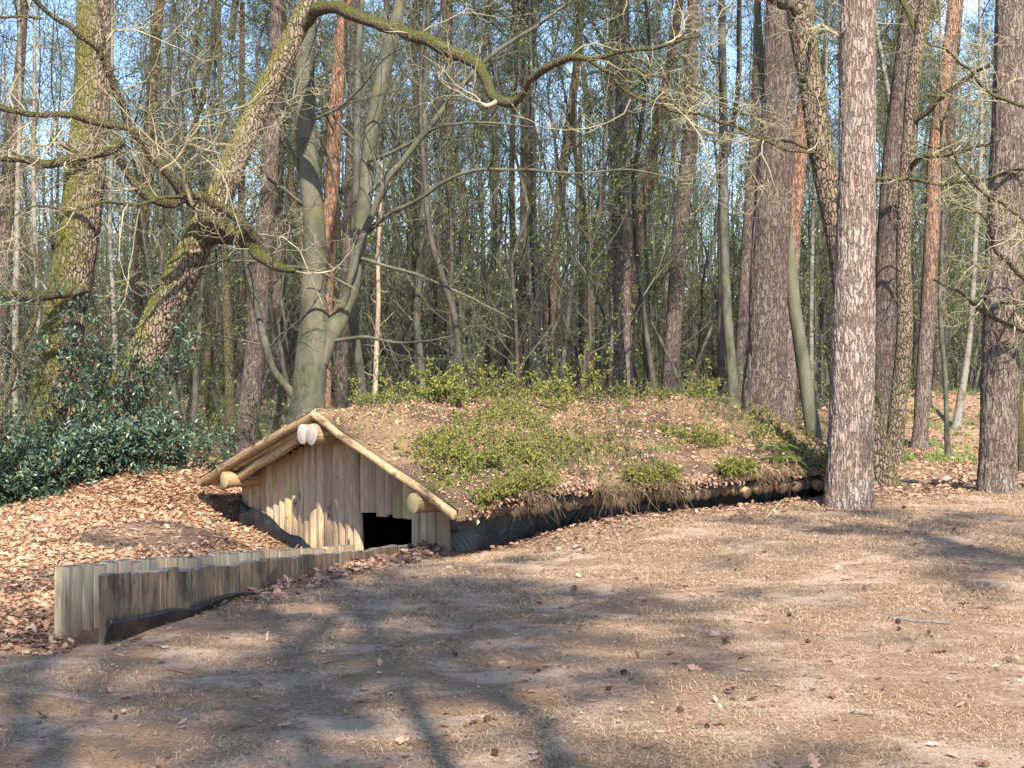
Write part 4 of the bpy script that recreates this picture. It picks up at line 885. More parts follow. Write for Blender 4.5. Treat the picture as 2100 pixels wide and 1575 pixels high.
# ---------- trees behind the viewpoint that throw the dappled shade ----------
shade = [(sx+.231*13, sy-1.086*13, .2, 14.5) for sx, sy in ((-2.2, 6.6), (.0, 6.3), (-1.2, 8.7), (3.4, 13.0), (-1.4, 11.0))]
for i, (x, y, r, H) in enumerate(shade):
    root = thing('pine_tree', ['stout', 'slim', 'tall', 'leaning', 'leftmost'][i]+' pine standing behind the viewpoint and shading the clearing', 'tree', (x, y, float(h(x, y))))
    obj('trunk', pinetrunk(80+i, H, r*(.5 if i < 2 else .4), m_pineC), root)
    if i == 3: root.location.x += 4.6; root.rotation_euler = (0, -math.atan(4.6/13), 0)
    c = obj('crown', PC[i % 2], root, loc=(0, 0, H-3)); c.rotation_euler = (0, 0, i*1.3); c.scale = (1.15, 1.15, .5)

# ---------- holly ----------
def holly(px, Y, rad, H, n0, nl, label, dens=1.0, mat=None, ls=.05, lean=(0, 0)):
    x = (px-CX)/F*Y; g = float(h(x, Y)); root = thing('holly_bush', label, 'bush', (x, Y, g))
    a = rng.random(n0)*6.28; rr = rad*.5*np.sqrt(rng.random(n0)); P = np.zeros((n0, 8, 3))
    P[:, 0] = np.stack([rr*np.cos(a), rr*np.sin(a), np.full(n0, -.05)], -1)
    d = norm(np.stack([np.cos(a)*rad*.8+lean[0], np.sin(a)*rad*.8+lean[1], H*(.5+.6*rng.random(n0))], -1)); L = H*(.55+.5*rng.random(n0))
    for i in range(1, 8):
        P[:, i] = P[:, i-1]+d*(L/7)[:, None]; d = norm(d+rng.normal(size=d.shape)*.13)
    R = np.tile(.011*(1-.75*np.linspace(0, 1, 8)), (n0, 1))
    P1, R1 = grow(P, R, 7, .42, 5, .6, 55, .18, .0, .15, 1, rmin=.003, flat=.6); P2, R2 = grow(P1, R1, 5, .22, 4, .6, 50, .15, 0, .1, 1, rmin=.002, flat=.6)
    b = Bag()
    for p, r in ((P, R), (P1, R1), (P2, R2)): b.add(*tubes(p, r, 3))
    obj('branches', b.mesh('branches', [m_limb]), root)
    ls = ls*1.3; src = np.concatenate([P2]*3); N = int(len(src)*nl*dens); idx = rng.integers(0, len(src), N); t = rng.random(N)*2.99; k = t.astype(int); f = (t-k)[:, None]
    C = src[idx, k]*(1-f)+src[idx, k+1]*f; D = norm(norm(src[idx, k+1]-src[idx, k])*.6+rng.normal(size=(N, 3))*.6); Nn = rng.normal(size=(N, 3))*.45+[0, -.45, 1]
    C[:, 2] = np.maximum(C[:, 2], .02)
    b = Bag(); V, T = leafquads(C, D, Nn, ls*(.7+.6*rng.random(N)), ls*.5*np.ones(N), .3); b.add(V, T=T)
    obj('leaves', b.mesh('leaves', [mat or m_holly], False), root)
    return root
holly(10, 16.7, .7, .75, 42, 1.8, 'dense low holly at the left edge of the picture')
holly(135, 17.2, .7, .9, 40, 1.7, 'dense holly in front of the thick mossy oak')
holly(262, 17.1, .5, .75, 32, 1.6, 'broad low holly at the foot of the leaning oak')
holly(200, 18.0, .75, 2.6, 20, 1.2, 'tall loose holly climbing between the two mossy oaks')
holly(90, 18.0, .9, 2.6, 22, 1.2, 'tall open holly partly covering the thick mossy oak trunk')
holly(395, 18.2, .3, .8, 6, .8, 'light sprawling holly sprays left of the roof ridge', mat=m_holly, lean=(.5, 0))
holly(290, 17.8, .35, 2.2, 8, 1.1, 'holly shoots growing up against the leaning oak')

# ---------- plants on the mound ----------
def hutworld(u, v, z): return np.stack([HM[0]+GU[0]*u+GA[0]*v, HM[1]+GU[1]*u+GA[1]*v, z], -1)
def mound_pts(N, u0=-2.3, u1=2.33, v0=.25, v1=9):
    u = u0+(u1-u0)*rng.random(N); v = v0+(v1-v0)*rng.random(N); z, ok = mound_z(u, v)
    z = np.maximum(z, np.where(v < 5.3, 1.16-SL*np.abs(u)+.022, -9)); return u[ok], v[ok], z[ok]
def sprigs(B, Hh, nl, ls, m0, m1, spread=.5, out=None):
    N = len(B); P = np.zeros((N, 5, 3)); P[:, 0] = B; d = norm(rng.normal(size=(N, 3))*spread+[0, 0, 1]+(out if out is not None else 0)); st = Hh/4
    for i in range(1, 5): P[:, i] = P[:, i-1]+d*np.reshape(st, (-1, 1)); d = norm(d+rng.normal(size=d.shape)*.22)
    b = Bag(); b.add(*tubes(P, np.tile(.0022*(1-.6*np.linspace(0, 1, 5)), (N, 1)), 3), m=0)
    P1, R1 = grow(P, np.full((N, 5), .0018), 3, float(np.mean(Hh))*.5, 4, .8, 45, .2, .08, .2, 1, rmin=.0012); b.add(*tubes(P1, R1, 3), m=0)
    src = P1; M_ = int(len(src)*nl); idx = rng.integers(0, len(src), M_); t = rng.random(M_)*2.99; k = t.astype(int); f = (t-k)[:, None]
    C = src[idx, k]*(1-f)+src[idx, k+1]*f
    V, T = leafquads(C, rng.normal(size=(M_, 3))+[0, 0, .3], rng.normal(size=(M_, 3))+[0, -.3, .8], ls*(.6+.8*rng.random(M_)), ls*.6*np.ones(M_)); b.add(V, T=T, m=1)
    return b
# bilberry mats
u, v, z = mound_pts(13000); X = hutworld(u, v, z)
dn = vn(X[:, 0]*1.5, X[:, 1]*1.5, 0, 81)*.6+.5*vn(X[:, 0]*4, X[:, 1]*4, 0, 83)
w = dn+1.1*np.exp(-((u-1.75)/.5)**2-((v-1.1)/.9)**2)+.45*np.exp(-((u-1.9)/.4)**2-((v-2.5)/.8)**2)+.35*np.exp(-((u-1.9)/.5)**2-((v-5.3)/.8)**2)+.3*np.exp(-(u/.35)**2-((v-2.5)/2.2)**2)-.9*np.exp(-((u-1.2)/.7)**2-((v-2.9)/.4)**2)-.12
s_ = w > .27
B = X[s_]; hh = (.05+.10*rng.random(len(B)))*(1+.5*np.exp(-((B[:, 0]+.1)/.9)**2)); tag(obj('bilberry_cover', sprigs(B, hh, 8, .024, m_twig, m_bil).mesh('bilberry_cover', [m_stick, m_bil], False)), 'yellow-green bilberry sprigs spreading over the earth roof', 'ground cover', kind='stuff')
u, v, z = mound_pts(4200); X = hutworld(u, v, z); s_ = (vn(X[:, 0]*1.8, X[:, 1]*1.8, 0, 87)+.3*vn(X[:, 0]*6, X[:, 1]*6, 0, 88)+.3*(u > 1.0)) > .22
B = X[s_]; tag(obj('heather_cover', sprigs(B, .06+.10*rng.random(len(B)), 8, .019, m_twig, m_bild, .7).mesh('heather_cover', [m_dry, m_bild], False)), 'dark green and twiggy heather patches on the earth roof', 'ground cover', kind='stuff')
# dead leaves on the mound
u, v, z = mound_pts(26000, -2.36, 2.38, .05, 9.2); X = hutworld(u, v, z+.008)
kp = (vn(X[:, 0]*1.1+4, X[:, 1]*1.1, 0, 93)+.9*rng.random(len(X))+.25*(np.abs(u) < .7)) > .05; X = X[kp]; N = len(X)
V, T = leafquads(X+rng.normal(size=(N, 3))*[.01, .01, .008], rng.normal(size=(N, 3))*[1, 1, .35], rng.normal(size=(N, 3))*.45+[.1, -.1, 1], (.02+.04*rng.random(N)**1.5), .016+.02*rng.random(N), .3)
bb = Bag(); bb.add(V, T=T); tag(obj('roof_leaf_litter', bb.mesh('roof_leaf_litter', [m_dead_l], False)), 'brown fallen leaves lying on the earth roof', 'leaf litter', kind='stuff')
# dry grass and roots, over the roof and hanging from the eave
b = Bag(); u, v, z = mound_pts(32000, v0=.06); X = hutworld(u, v, z); s_ = vn(X[:, 0]*1.3+9, X[:, 1]*1.3, 0, 97)+.5*rng.random(len(X)) > .12; X = X[s_]; N = len(X)
P = np.zeros((N, 5, 3)); P[:, 0] = X; d = norm(rng.normal(size=(N, 3))*.9+[.1, -.3, .7]); L = .04+.09*rng.random(N)
for i in range(1, 5): P[:, i] = P[:, i-1]+d*(L/4)[:, None]; d = norm(d+[.03, -.08, -.28]+rng.normal(size=d.shape)*.15)
b.add(*tubes(P, np.tile(.0018*(1-.7*np.linspace(0, 1, 5)), (N, 1)), 3))
N = 7000; v = .12+5.8*rng.random(N)**.95; cl = vn(v*2.3, 0, 0, 99)+.4*vn(v*7, 0, 0, 98); kp = rng.random(N) < .03+.55*S(cl, .12, .75); v = v[kp]; N = len(v); u = 2.42-.10*rng.random(N)**2; zz, _ = mound_z(np.minimum(u, 2.34), v); zz = zz-.05*rng.random(N)
P = np.zeros((N, 7, 3)); P[:, 0] = hutworld(u, v, zz); o3 = np.array([GU[0], GU[1], 0]); d = norm(rng.normal(size=(N, 3))*.75+o3*.6+[0, 0, .25]); L = (.07+.26*rng.random(N)**1.8)*(.6+.6*S(cl[kp], -.2, .6))
for i in range(1, 7): P[:, i] = P[:, i-1]+d*(L/6)[:, None]; d = norm(d+[0, 0, -.34]+rng.normal(size=d.shape)*.33)
b.add(*tubes(P, np.tile(.0022*(1-.6*np.linspace(0, 1, 7)), (N, 1)), 3), m=1)
tag(obj('dry_grass', b.mesh('dry_grass', [m_dry, m_root], False)), 'dry grass and fine roots on the earth roof and hanging over its eave', 'grass', kind='stuff')
# overhanging green sprigs at the eave
N = 1900; v = .25+5.5*rng.random(N); cl = vn(v*1.7+3, 0, 0, 111)+.9*np.exp(-((v-1.0)/.8)**2)+.5*np.exp(-((v-5.2)/.5)**2); v = v[cl > .1]; N = len(v); zz, _ = mound_z(np.full(N, 2.22), v)
B = hutworld(2.28+.13*rng.random(N), v, zz-.03*rng.random(N)); tag(obj('eave_bilberry', sprigs(B, .08+.09*rng.random(N), 10, .02, m_stick, m_bil, .6, o3*.9+[0, 0, -.6]).mesh('eave_bilberry', [m_stick, m_bil], False)), 'bilberry sprigs drooping over the long eave', 'ground cover', kind='stuff')
def shrub(px, Ypos, H, rad, n0, nl, ls, label, name='shrub', mat=None, uv=None, stem=.004):
    u, v = uv; z = float(mound_z(np.array([u]), np.array([v]))[0][0]); x, y, _ = hw(u, v)
    root = thing(name, label, 'plant', (x, y, z)); a = rng.random(n0)*6.28
    P = np.zeros((n0, 7, 3)); P[:, 0] = np.stack([rad*.25*np.cos(a), rad*.25*np.sin(a), np.full(n0, -.02)], -1)
    d = norm(np.stack([np.cos(a)*rad, np.sin(a)*rad, np.full(n0, H)], -1)+rng.normal(size=(n0, 3))*.1); L = H*(.6+.55*rng.random(n0))
    for i in range(1, 7): P[:, i] = P[:, i-1]+d*(L/6)[:, None]; d = norm(d+rng.normal(size=d.shape)*.15)
    R = np.tile(stem*(1-.7*np.linspace(0, 1, 7)), (n0, 1)); P1, R1 = grow(P, R, 6, H*.38, 5, .6, 50, .2, .05, .15, 1, rmin=.0014)
    b = Bag(); b.add(*tubes(P, R, 3)); b.add(*tubes(P1, R1, 3)); obj('stems', b.mesh('stems', [m_stick]), root)
    ls = ls*1.55; nl = nl*1.8; M_ = int(len(P1)*nl); idx = rng.integers(0, len(P1), M_); t = rng.random(M_)*3.99; k = t.astype(int); f = (t-k)[:, None]; C = P1[idx, k]*(1-f)+P1[idx, k+1]*f
    b = Bag(); V, T = leafquads(C, rng.normal(size=(M_, 3)), rng.normal(size=(M_, 3))+[0, -.2, .9], ls*(.6+.8*rng.random(M_)), ls*.55*np.ones(M_)); b.add(V, T=T); obj('leaves', b.mesh('leaves', [mat or m_bil], False), root)
def uv_at(px, u):
    r = (px-CX)/F; bx, by = HM+GU*u; return (r*by-bx)/(GA[0]-r*GA[1])
for (px, u, H, rad, n0, nl, ls, lab) in [(775, 0, .30, .22, 7, 6, .02, 'thin leafy shoots on the ridge behind the gable'), (845, .0, .22, .15, 6, 6, .02, 'small shoots on the ridge left of the bright bush'),
        (905, .05, .34, .20, 14, 9, .026, 'bright yellow-green bush on the ridge, left of the middle'), (945, .3, .22, .2, 10, 8, .024, 'low bright bush just right of the brightest one on the ridge'), (1010, -.1, .42, .2, 10, 5, .02, 'tall airy bush with sparse leaves on the ridge middle'), (1035, 0, .32, .16, 8, 5, .02, 'short airy bush beside the tall airy one on the ridge'),
        (1110, .0, .26, .2, 10, 8, .022, 'low green bush on the ridge right of the airy bushes'), (1180, .1, .30, .2, 12, 8, .022, 'dense green bush at the foot of the tall sapling'), (1218, .15, .52, .12, 4, 7, .028, 'tallest sapling on the ridge with a spray of leaves at its tip'), (1150, .6, .28, .16, 8, 7, .02, 'twiggy bush below the ridge under the tall sapling'),
        (1290, .0, .22, .2, 9, 7, .02, 'low leafy clump on the ridge right of the tall sapling'), (1360, .1, .18, .2, 9, 7, .018, 'low shoots on the ridge towards its right end'), (1430, .0, .40, .2, 8, 5, .022, 'tall yellowish bush on the ridge right end'), (1470, .3, .26, .2, 8, 6, .02, 'small bush where the ridge begins to fall'), (1560, .2, .16, .15, 6, 6, .018, 'tiny shoots by the foot of the thick dark pine'),
        (905, 1.5, .20, .24, 14, 9, .018, 'yellow-green clump low on the roof slope just right of the gable'), (985, 1.85, .18, .24, 14, 9, .018, 'bright clump at the eave, second to the right of the gable'), (1080, 1.9, .16, .24, 12, 8, .017, 'bushy clump at the eave, third to the right of the gable'),
        (960, 1.0, .18, .2, 10, 7, .017, 'green clump in the middle of the front roof slope'), (1440, 1.8, .20, .22, 12, 8, .017, 'dark green clump above the eave towards the right end of the roof')]:
    shrub(px, 0, H*1.35, rad, n0, nl, ls, lab, uv=(u, uv_at(px, u)))
# fern near the right end
def fern(u, v, label, n=7, L=.38):
    z = float(mound_z(np.array([u]), np.array([v]))[0][0]); x, y, _ = hw(u, v); root = thing('fern', label, 'plant', (x, y, z))
    b = Bag()
    for i in range(n):
        a = i*6.28/n+.4; t = np.linspace(0, 1, 10); P = np.stack([np.cos(a)*L*t, np.sin(a)*L*t-.05*t, L*(.55*t-.75*t*t)], -1); b.add(*tubes(P[None], (.003*(1-.7*t))[None], 3))
        tt = np.repeat(np.linspace(.12, .98, 16), 2); C = np.stack([np.interp(tt, t, P[:, j]) for j in range(3)], -1); sd = np.tile([1, -1], 16)[:, None]
        side = np.array([-math.sin(a), math.cos(a), 0])*sd; D = side+np.array([math.cos(a), math.sin(a), -.2])*.4
        V, T = leafquads(C, D, np.tile([0, 0, 1.], (32, 1)), .10*np.sin(np.pi*np.clip(tt*.85+.12, 0, 1))+.01, .022*np.ones(32), .1); b.add(V, T=T)
    obj('fronds', b.mesh('fronds', [m_grass], False), root)
fern(1.9, uv_at(1598, 1.9)-.1, 'green fern on the roof edge near the pale front pine'); fern(2.15, uv_at(1625, 2.15)-.25, 'second fern drooping over the roof edge just left of the pale pine', 6, .34)
# grass tufts
def tufts(pts, n, H, label, name, mat, w=.004):
    b = Bag()
    for (x, y, z) in pts:
        a = rng.random((n, 2)); P = np.zeros((n, 5, 3)); P[:, 0] = np.array([x, y, z])+np.c_[rng.normal(size=(n, 2))*.04, np.zeros(n)]; d = norm(rng.normal(size=(n, 3))*.3+[0, 0, 1]); L = H*(.5+.7*rng.random(n))
        for i in range(1, 5): P[:, i] = P[:, i-1]+d*(L/4)[:, None]; d = norm(d+[0, 0, -.15]+rng.normal(size=d.shape)*.1)
        b.add(*tubes(P, np.tile(w/2*(1-.8*np.linspace(0, 1, 5)), (n, 1)), 3))
    tag(obj(name, b.mesh(name, [mat], False)), label, 'grass', kind='stuff')
def gp(px, py, Y0=None):
    Y = EYE*F/(py-HY) if Y0 is None else Y0
    for _ in range(8):
        z = float(h((px-CX)/F*Y, Y)); Y = (EYE-z)*F/(py-HY)
    return ((px-CX)/F*Y, Y, z)
P = [tuple(hw(.05*i-.6, uv_at(725+i*12, .05*i-.6)))[:2]+(float(mound_z(np.array([.05*i-.6]), np.array([uv_at(725+i*12, .05*i-.6)]))[0][0]),) for i in range(10)]
tufts(P, 22, .09, 'green grass tufts on the front of the earth roof', 'roof_grass', m_grass)
N = 2600; Y = 19+22*rng.random(N); px = -100+2300*rng.random(N); x = (px-CX)/F*Y; u, v = uv_of(x, Y); k = ((vn(x*.5, Y*.4, 0, 120) > -.2) & ~((np.abs(u) < 3) & (v < 10)) & ((px < 620) | (Y > 21)) & ~((px > 1780) & (Y < 24.5)))
tufts(np.stack([x, Y, h(x, Y)], -1)[k], 16, .16, 'low green bilberry and grass carpet on the forest floor', 'forest_floor_green', m_grass, .012)
# ---------- leaves and needles on the ground ----------
def scatter(N, f, Y0, Y1, p0=-120, p1=2220):
    # uniform on the ground
    Y = np.sqrt(Y0**2+(Y1**2-Y0**2)*rng.random(N)); px = p0+(p1-p0)*rng.random(N); x = (px-CX)/F*Y
    k = f(x, Y, px); return x[k], Y[k]
def clear_struct(x, y, m=.0):
    u, v = uv_of(x, y); ta, na = sidew(A0, A1, x, y); tb, nb = sidew(B0, B1, x, y)
    return ((na > -.07) & (nb < .07) & (ta > .15) & (ta < 5.8)) | ((np.abs(u) < 2.0) & (v > .3) & (v < 5.4)) | ((np.abs(u+.2) < 1.9) & (v >= 5.4) & (v < 8.3))
def leaves_at(x, y, s0, s1, mat, name, label, lob=False, lift=.02):
    N = len(x); z = h(x, y); C = np.stack([x, y, z+.004+lift*rng.random(N)], -1); D = rng.normal(size=(N, 3))*[1, 1, .2]; Nn = rng.normal(size=(N, 3))*(.25)+[0, -.05, 1]; s = (s0+(s1-s0)*rng.random(N))*(.6+.75*rng.random(N)); b = Bag()
    V, T = lobed(C, D, Nn, s) if lob else leafquads(C, D, Nn, s, s*.62, .28); b.add(V, T=T)
    tag(obj(name, b.mesh(name, [mat], False)), label, 'leaf litter', kind='stuff')
leftbank = lambda x, y, px: (sidew(A0, A1, x, y)[1] < -.06+.25*(y < 8.8)) & (x < -1.2) & (y > 8.25+.15*vn(x*3, 0, 0, 4)) & ~clear_struct(x, y) & (vn(x*1.2, y*.8, 0, 131)+1.2*rng.random(len(x)) > .0) & ~(((x+3.35)**2/.35+(y-13.3)**2/1.3 < 1) & (rng.random(len(x)) < .9)) & ~((vn(x*1.6, y*1.1, 0, 133) > .25) & (rng.random(len(x)) < .7))
x, y = scatter(110000, leftbank, 8.1, 19, -120, 760); leaves_at(x, y, .03, .064, m_dead_l, 'left_leaf_litter', 'thick orange-brown leaf litter on the bank left of the trench', True)
rightl = lambda x, y, px: ~clear_struct(x, y) & (((px > 1780) & (y > 16.2+.6*vn(x*2, 1.5, 0, 7))) | (y > 19)) & (vn(x*.8, y*.5, 0, 141)+rng.random(len(x)) > -.1)
x, y = scatter(42000, rightl, 15.5, 40); leaves_at(x, y, .06, .11, m_dead_l, 'forest_leaf_litter', 'brown leaf litter covering the floor of the wood', False, .03)
def eavef(x, y, px):
    u, v = uv_of(x, y); return ~clear_struct(x, y) & (u > 1.9) & (u < 2.3+1.1*rng.random(len(x))**2.5) & (v > .6) & (v < 7) & (vn(x*1.5, y*1.5, 0, 151)+rng.random(len(x)) > .1)
x, y = scatter(45000, eavef, 11.5, 18, 850, 2000); leaves_at(x, y, .025, .06, m_dead_d, 'eave_leaf_litter', 'drift of dull brown leaves along the foot of the hut', True, .035)
def bf(x, y, px):
    tb, nb = sidew(B0, B1, x, y); return (tb > .9) & (tb < 5.4) & (nb > .09) & (nb < .13+.4*rng.random(len(x))**2) & (tb/5+rng.random(len(x)) > 1.0)
x, y = scatter(50000, bf, 8, 14, 200, 1000); leaves_at(x, y, .035, .075, m_dead_d, 'palisade_leaf_litter', 'brown leaves gathered along the foot of the dark palisade', True, .04)
ff = lambda x, y, px: ~clear_struct(x, y) & ~leftbank(x, y, px)
x, y = scatter(1500, ff, 5.4, 15.5); leaves_at(x, y, .03, .075, m_dead_d, 'scattered_leaves', 'scattered dead leaves on the trodden ground', True, .006)
N = 520000
nf = lambda x, y, px: ~clear_struct(x, y) & (fbm(x*1.9+7, y*1.9, 0, 161, 4)*1.8+.8*rng.random(len(x)) > .25) & ((x > -2.0-.0*y) | (y < 8.4) | (rng.random(len(x)) < .08))
x, y = scatter(N, nf, 5.4, 16.5); N = len(x); a = rng.normal(size=N)*.9; L = .018+.030*rng.random(N)
z = h(x, y)+.002+.012*rng.random(N)
dx, dy, dz = np.cos(a)*L/2, np.sin(a)*L/2, rng.normal(size=N)*.006; bend = rng.normal(size=N)*.12*L; wd = .0010+.0006*(y > 9)+.0006*(y > 12)
nxp, nyp = -np.sin(a), np.cos(a); rows = []
for t, wq in ((-1, .5), (0, 1), (1, .5)):
    bx, by = x+dx*t+nxp*bend*(1-t*t), y+dy*t+nyp*bend*(1-t*t)
    for sg in (1, -1): rows.append(np.stack([bx+sg*nxp*wd*wq, by+sg*nyp*wd*wq, z+dz*t+.003*(1-t*t)], -1))
V = np.stack(rows, 1).reshape(-1, 3); i = np.arange(N)[:, None]*6
tag(obj('needle_litter', mesh_np('needle_litter', V, np.concatenate([i+[0, 1, 3, 2], i+[2, 3, 5, 4]]), mats=[m_need_g], smooth=False)), 'tan pine needles strewn over the trodden ground', 'needle litter', kind='stuff')

# cones, sticks, single big leaves
def cone_mesh():
    b = Bag(); n = 9; z = np.linspace(0, .045, n); r = .016*np.sin(np.pi*np.clip(z/.045*.85+.1, 0, 1)); P = np.stack([z*0, z*0, z], -1); b.add(*tubes(P[None], r[None], 10))
    m = 70; i = np.arange(m); zz = .043*(i+.5)/m; rr = .0155*np.sin(np.pi*np.clip(zz/.045*.85+.1, 0, 1)); a = i*2.39996; C = np.stack([np.cos(a)*rr*.8, np.sin(a)*rr*.8, zz], -1); D = np.stack([np.cos(a), np.sin(a), .55+0*a], -1)
    V, T = leafquads(C, D, np.tile([0, 0, 1.], (m, 1))-D*.3, .011*np.ones(m), .010*np.ones(m), .2); b.add(V, T=T); return b.mesh('pine_cone', [m_cone], False)
cm = cone_mesh()
cones = [(1453, 1494), (1010, 1548), (1838, 1278), (992, 1480), (1243, 1417), (1403, 1462), (1620, 1265), (1663, 1320), (1776, 1212), (1836, 1278), (1845, 1294), (1900, 1302), (1863, 1095), (1730, 1070), (935, 1348), (1110, 1380), (1273, 1383), (1490, 1320), (1488, 1317), (232, 1478), (408, 1500), (637, 1410), (255, 1345), (1045, 1340), (1256, 1240), (1500, 1235), (1972, 1167), (2078, 1053), (1060, 1530), (1775, 1200), (1897, 1205), (842, 1230), (1765, 1165), (1900, 1303), (1870, 1560), (1330, 1368), (1200, 1215), (1095, 1535)]
for i, (px, py) in enumerate(cones[:20]):
    x, y, z = gp(px, py); o = obj('pine_cone', cm, loc=(x, y, z+.014), rot=(1.45, rs.uniform(-.3, .3), rs.uniform(0, 6.28))); s = rs.uniform(.5, .8); o.scale = (s, s, s)
    tag(o, 'small closed dark pine cone lying on the trodden ground', 'pine cone', 'pine cones scattered over the trodden ground')
def stick(pts, r, label, mat=None, lift=.006, name='fallen_stick', tw=0):
    P = []
    for p in pts:
        x, y, z = gp(p[0], p[1]); P.append((x, y, z+(p[2] if len(p) > 2 else lift)))
    P = np.array(P); o = P[0].copy(); n = 14; D = resample(P, n)-o; D += np.c_[rng.normal(size=(n, 2))*r*.5, rng.random(n)*r*.3]
    b = Bag(); R = r*(1-.55*np.linspace(0, 1, n)); b.add(*tubes(D[None], R[None], 7))
    if tw:
        P1, R1 = grow(D[None], R[None], tw, .18, 5, .6, 40, .15, 0, .2, 1, rmin=.0012, flat=.2); b.add(*tubes(P1, R1, 4))
    tag(obj(name, b.mesh(name, [mat or m_stick]), loc=o), label, 'stick')
stick([(1568, 1068), (1590, 1050, .03), (1615, 1032, .05), (1650, 1030, .03), (1695, 1045)], .009, 'bent pale branch lying left of the foot of the pale pine', m_twig, tw=4)
stick([(342, 1373), (370, 1380), (399, 1384)], .006, 'short dark stick on the bare soil below the dark palisade')
stick([(1822, 1268), (1870, 1275), (1950, 1281)], .014, 'flat grey piece of bark in the right foreground', mat_plain('bark_grey', [(.3, (.10, .10, .10)), (.7, (.18, .17, .17))], 20))
stick([(1982, 1260), (2010, 1262), (2032, 1264)], .005, 'thin straight dark stick at the right on grey sand')
stick([(1999, 1212), (2010, 1218), (2020, 1220)], .010, 'thick short dark twig end at the right')
stick([(1267, 1453), (1280, 1459), (1294, 1468)], .005, 'short twig slanting down in the centre foreground')
stick([(1750, 1463), (1770, 1467), (1790, 1470)], .006, 'crooked twig in the lower right foreground')
stick([(118, 1160), (124, 1140, .02), (130, 1122, .02)], .006, 'pale twig on the leaf bank behind the pale palisade', m_twig)
stick([(30, 1160), (52, 1168), (70, 1175)], .005, 'thin straw-coloured stick on the leaves at the left', m_twig)
stick([(968, 1135), (1000, 1112, .03), (1030, 1090, .03)], .008, 'tan stick leaning along the edge of the black sheet by the gable corner', m_twig, tw=3)
N = 2600; v = .15+5.7*rng.random(N); u = 2.30+.13*rng.random(N); zz, _ = mound_z(np.minimum(u, 2.34), v); C = hutworld(u, v, zz-.09*np.clip((u-2.36)/.06, 0, 1)*rng.random(N)); k = vn(v*2.1, 4, 0, 171)+rng.random(N) > .2; C = C[k]; N = len(C)
V, T = leafquads(C, rng.normal(size=(N, 3))+[0, 0, -.3], rng.normal(size=(N, 3))*.5+[GU[0], GU[1], .6], .03+.035*rng.random(N), .03*np.ones(N), .3)
b = Bag(); b.add(V, T=T); tag(obj('eave_leaves', b.mesh('eave_leaves', [m_dead_d], False)), 'dull brown leaves caught along the edge of the earth roof', 'leaf litter', kind='stuff')
x, y = scatter(14000, ff, 5.4, 15.5); leaves_at(x, y, .008, .028, m_dead_d, 'bark_crumbs', 'small crumbs of bark and leaf trodden into the ground', False, .004)
# long wiry stems and bramble runners on the roof
u, v, z = mound_pts(420, -1.6, 2.35, .5, 8); X = hutworld(u, v, z); N = len(X); P = np.zeros((N, 9, 3)); P[:, 0] = X; d = norm(rng.normal(size=(N, 3))*.55+[.2, -.25, .9]); L = .14+.26*rng.random(N)
for i in range(1, 9): P[:, i] = P[:, i-1]+d*(L/8)[:, None]; d = norm(d+[.02, -.03, -.13]+rng.normal(size=d.shape)*.2)
b = Bag(); b.add(*tubes(P, np.tile(.0026*(1-.6*np.linspace(0, 1, 9)), (N, 1)), 3)); P1, R1 = grow(P, np.full((N, 9), .0022), 4, .12, 5, .7, 48, .22, .02, .2, 1, rmin=.0014); b.add(*tubes(P1, R1, 3))
tag(obj('wiry_stems', b.mesh('wiry_stems', [m_root], False)), 'wiry brown stems and runners standing out of the roof growth', 'ground cover', kind='stuff')
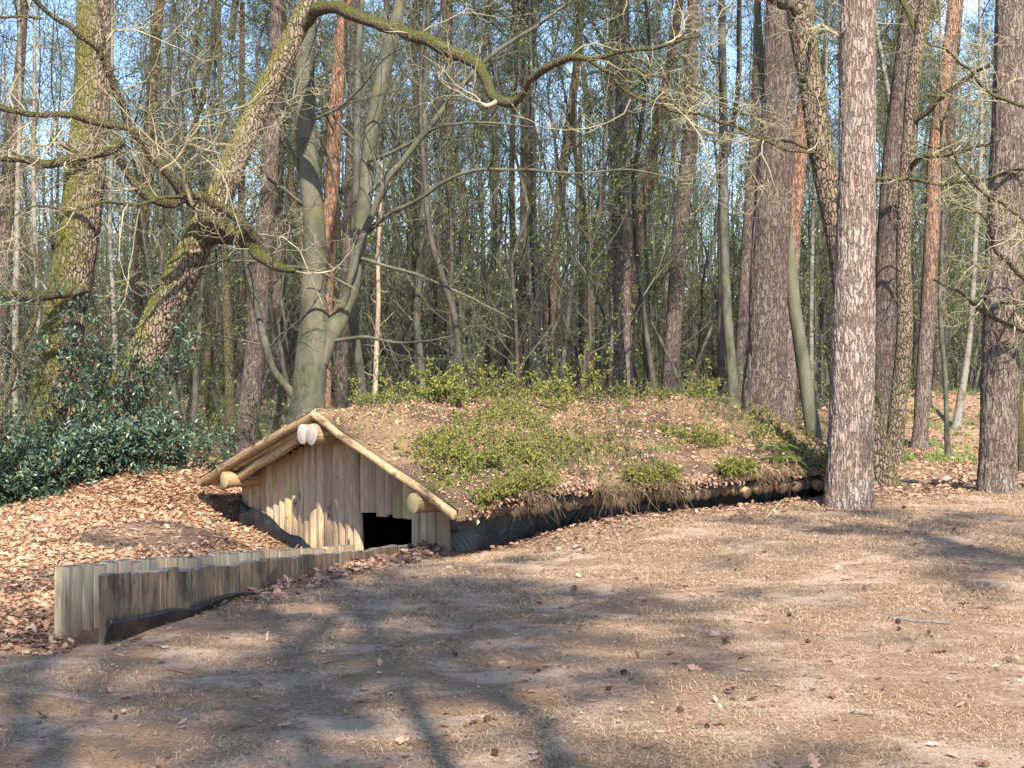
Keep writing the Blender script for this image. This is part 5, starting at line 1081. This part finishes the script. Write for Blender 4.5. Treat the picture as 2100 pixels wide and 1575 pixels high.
# ---------- camera, light, sky ----------
cam = bpy.data.cameras.new('camera'); co = bpy.data.objects.new('camera', cam); COL.objects.link(co); SC.camera = co
co.location = (0, 0, EYE); co.rotation_euler = (math.radians(90), 0, 0)
cam.sensor_width = 36; cam.lens = F/2100*36; cam.shift_y = -(787.5-HY)/2100; cam.clip_end = 2000; cam.clip_start = .1
EL, AZ = math.radians(42), math.radians(12)      # sun almost straight behind the viewpoint
sd = Vector((math.sin(AZ)*math.cos(EL), -math.cos(AZ)*math.cos(EL), math.sin(EL)))
sl = bpy.data.lights.new('sun', 'SUN'); sl.energy = 5.0; sl.angle = math.radians(.5); sl.color = (1, .90, .76)
so = bpy.data.objects.new('sun', sl); COL.objects.link(so); so.location = (0, -20, 30); so.rotation_euler = sd.to_track_quat('Z', 'Y').to_euler()
w = bpy.data.worlds.new('World'); SC.world = w; w.use_nodes = True; t = w.node_tree; bg = t.nodes['Background']
sky = t.nodes.new('ShaderNodeTexSky'); sky.sky_type = 'NISHITA'; sky.sun_disc = False; sky.sun_elevation = EL; sky.sun_rotation = math.pi-AZ; sky.dust_density = .6
tc = t.nodes.new('ShaderNodeTexCoord'); mp = t.nodes.new('ShaderNodeMapping'); mp.inputs['Scale'].default_value = (3, 3, 7); t.links.new(tc.outputs['Generated'], mp.inputs[0])
nz = t.nodes.new('ShaderNodeTexNoise'); nz.inputs['Scale'].default_value = 1.6; nz.inputs['Detail'].default_value = 6; t.links.new(mp.outputs[0], nz.inputs[0])
mr = t.nodes.new('ShaderNodeMapRange'); mr.interpolation_type = 'SMOOTHSTEP'; mr.inputs[1].default_value = .62; mr.inputs[2].default_value = .8; t.links.new(nz.outputs[0], mr.inputs[0])
mx = t.nodes.new('ShaderNodeMix'); mx.data_type = 'RGBA'; t.links.new(mr.outputs[0], mx.inputs[0]); tint = t.nodes.new('ShaderNodeMix'); tint.data_type = 'RGBA'; tint.blend_type = 'MULTIPLY'; tint.inputs[0].default_value = 1; t.links.new(sky.outputs[0], tint.inputs[6]); tint.inputs[7].default_value = (.84, .92, 1.02, 1); t.links.new(tint.outputs[2], mx.inputs[6]); mx.inputs[7].default_value = (6.5, 6.7, 7.0, 1)
t.links.new(mx.outputs[2], bg.inputs['Color']); bg.inputs['Strength'].default_value = .125
SC.view_settings.view_transform = 'Standard'; SC.view_settings.look = 'None'; SC.view_settings.gamma = 1; SC.view_settings.exposure = 1.32
SC.cycles.max_bounces = 5; SC.cycles.diffuse_bounces = 3; SC.cycles.transparent_max_bounces = 8
SC.cycles.use_denoising = True; SC.cycles.denoiser = 'OPENIMAGEDENOISE'; SC.cycles.denoising_input_passes = 'RGB_ALBEDO_NORMAL'; SC.cycles.denoising_prefilter = 'ACCURATE'
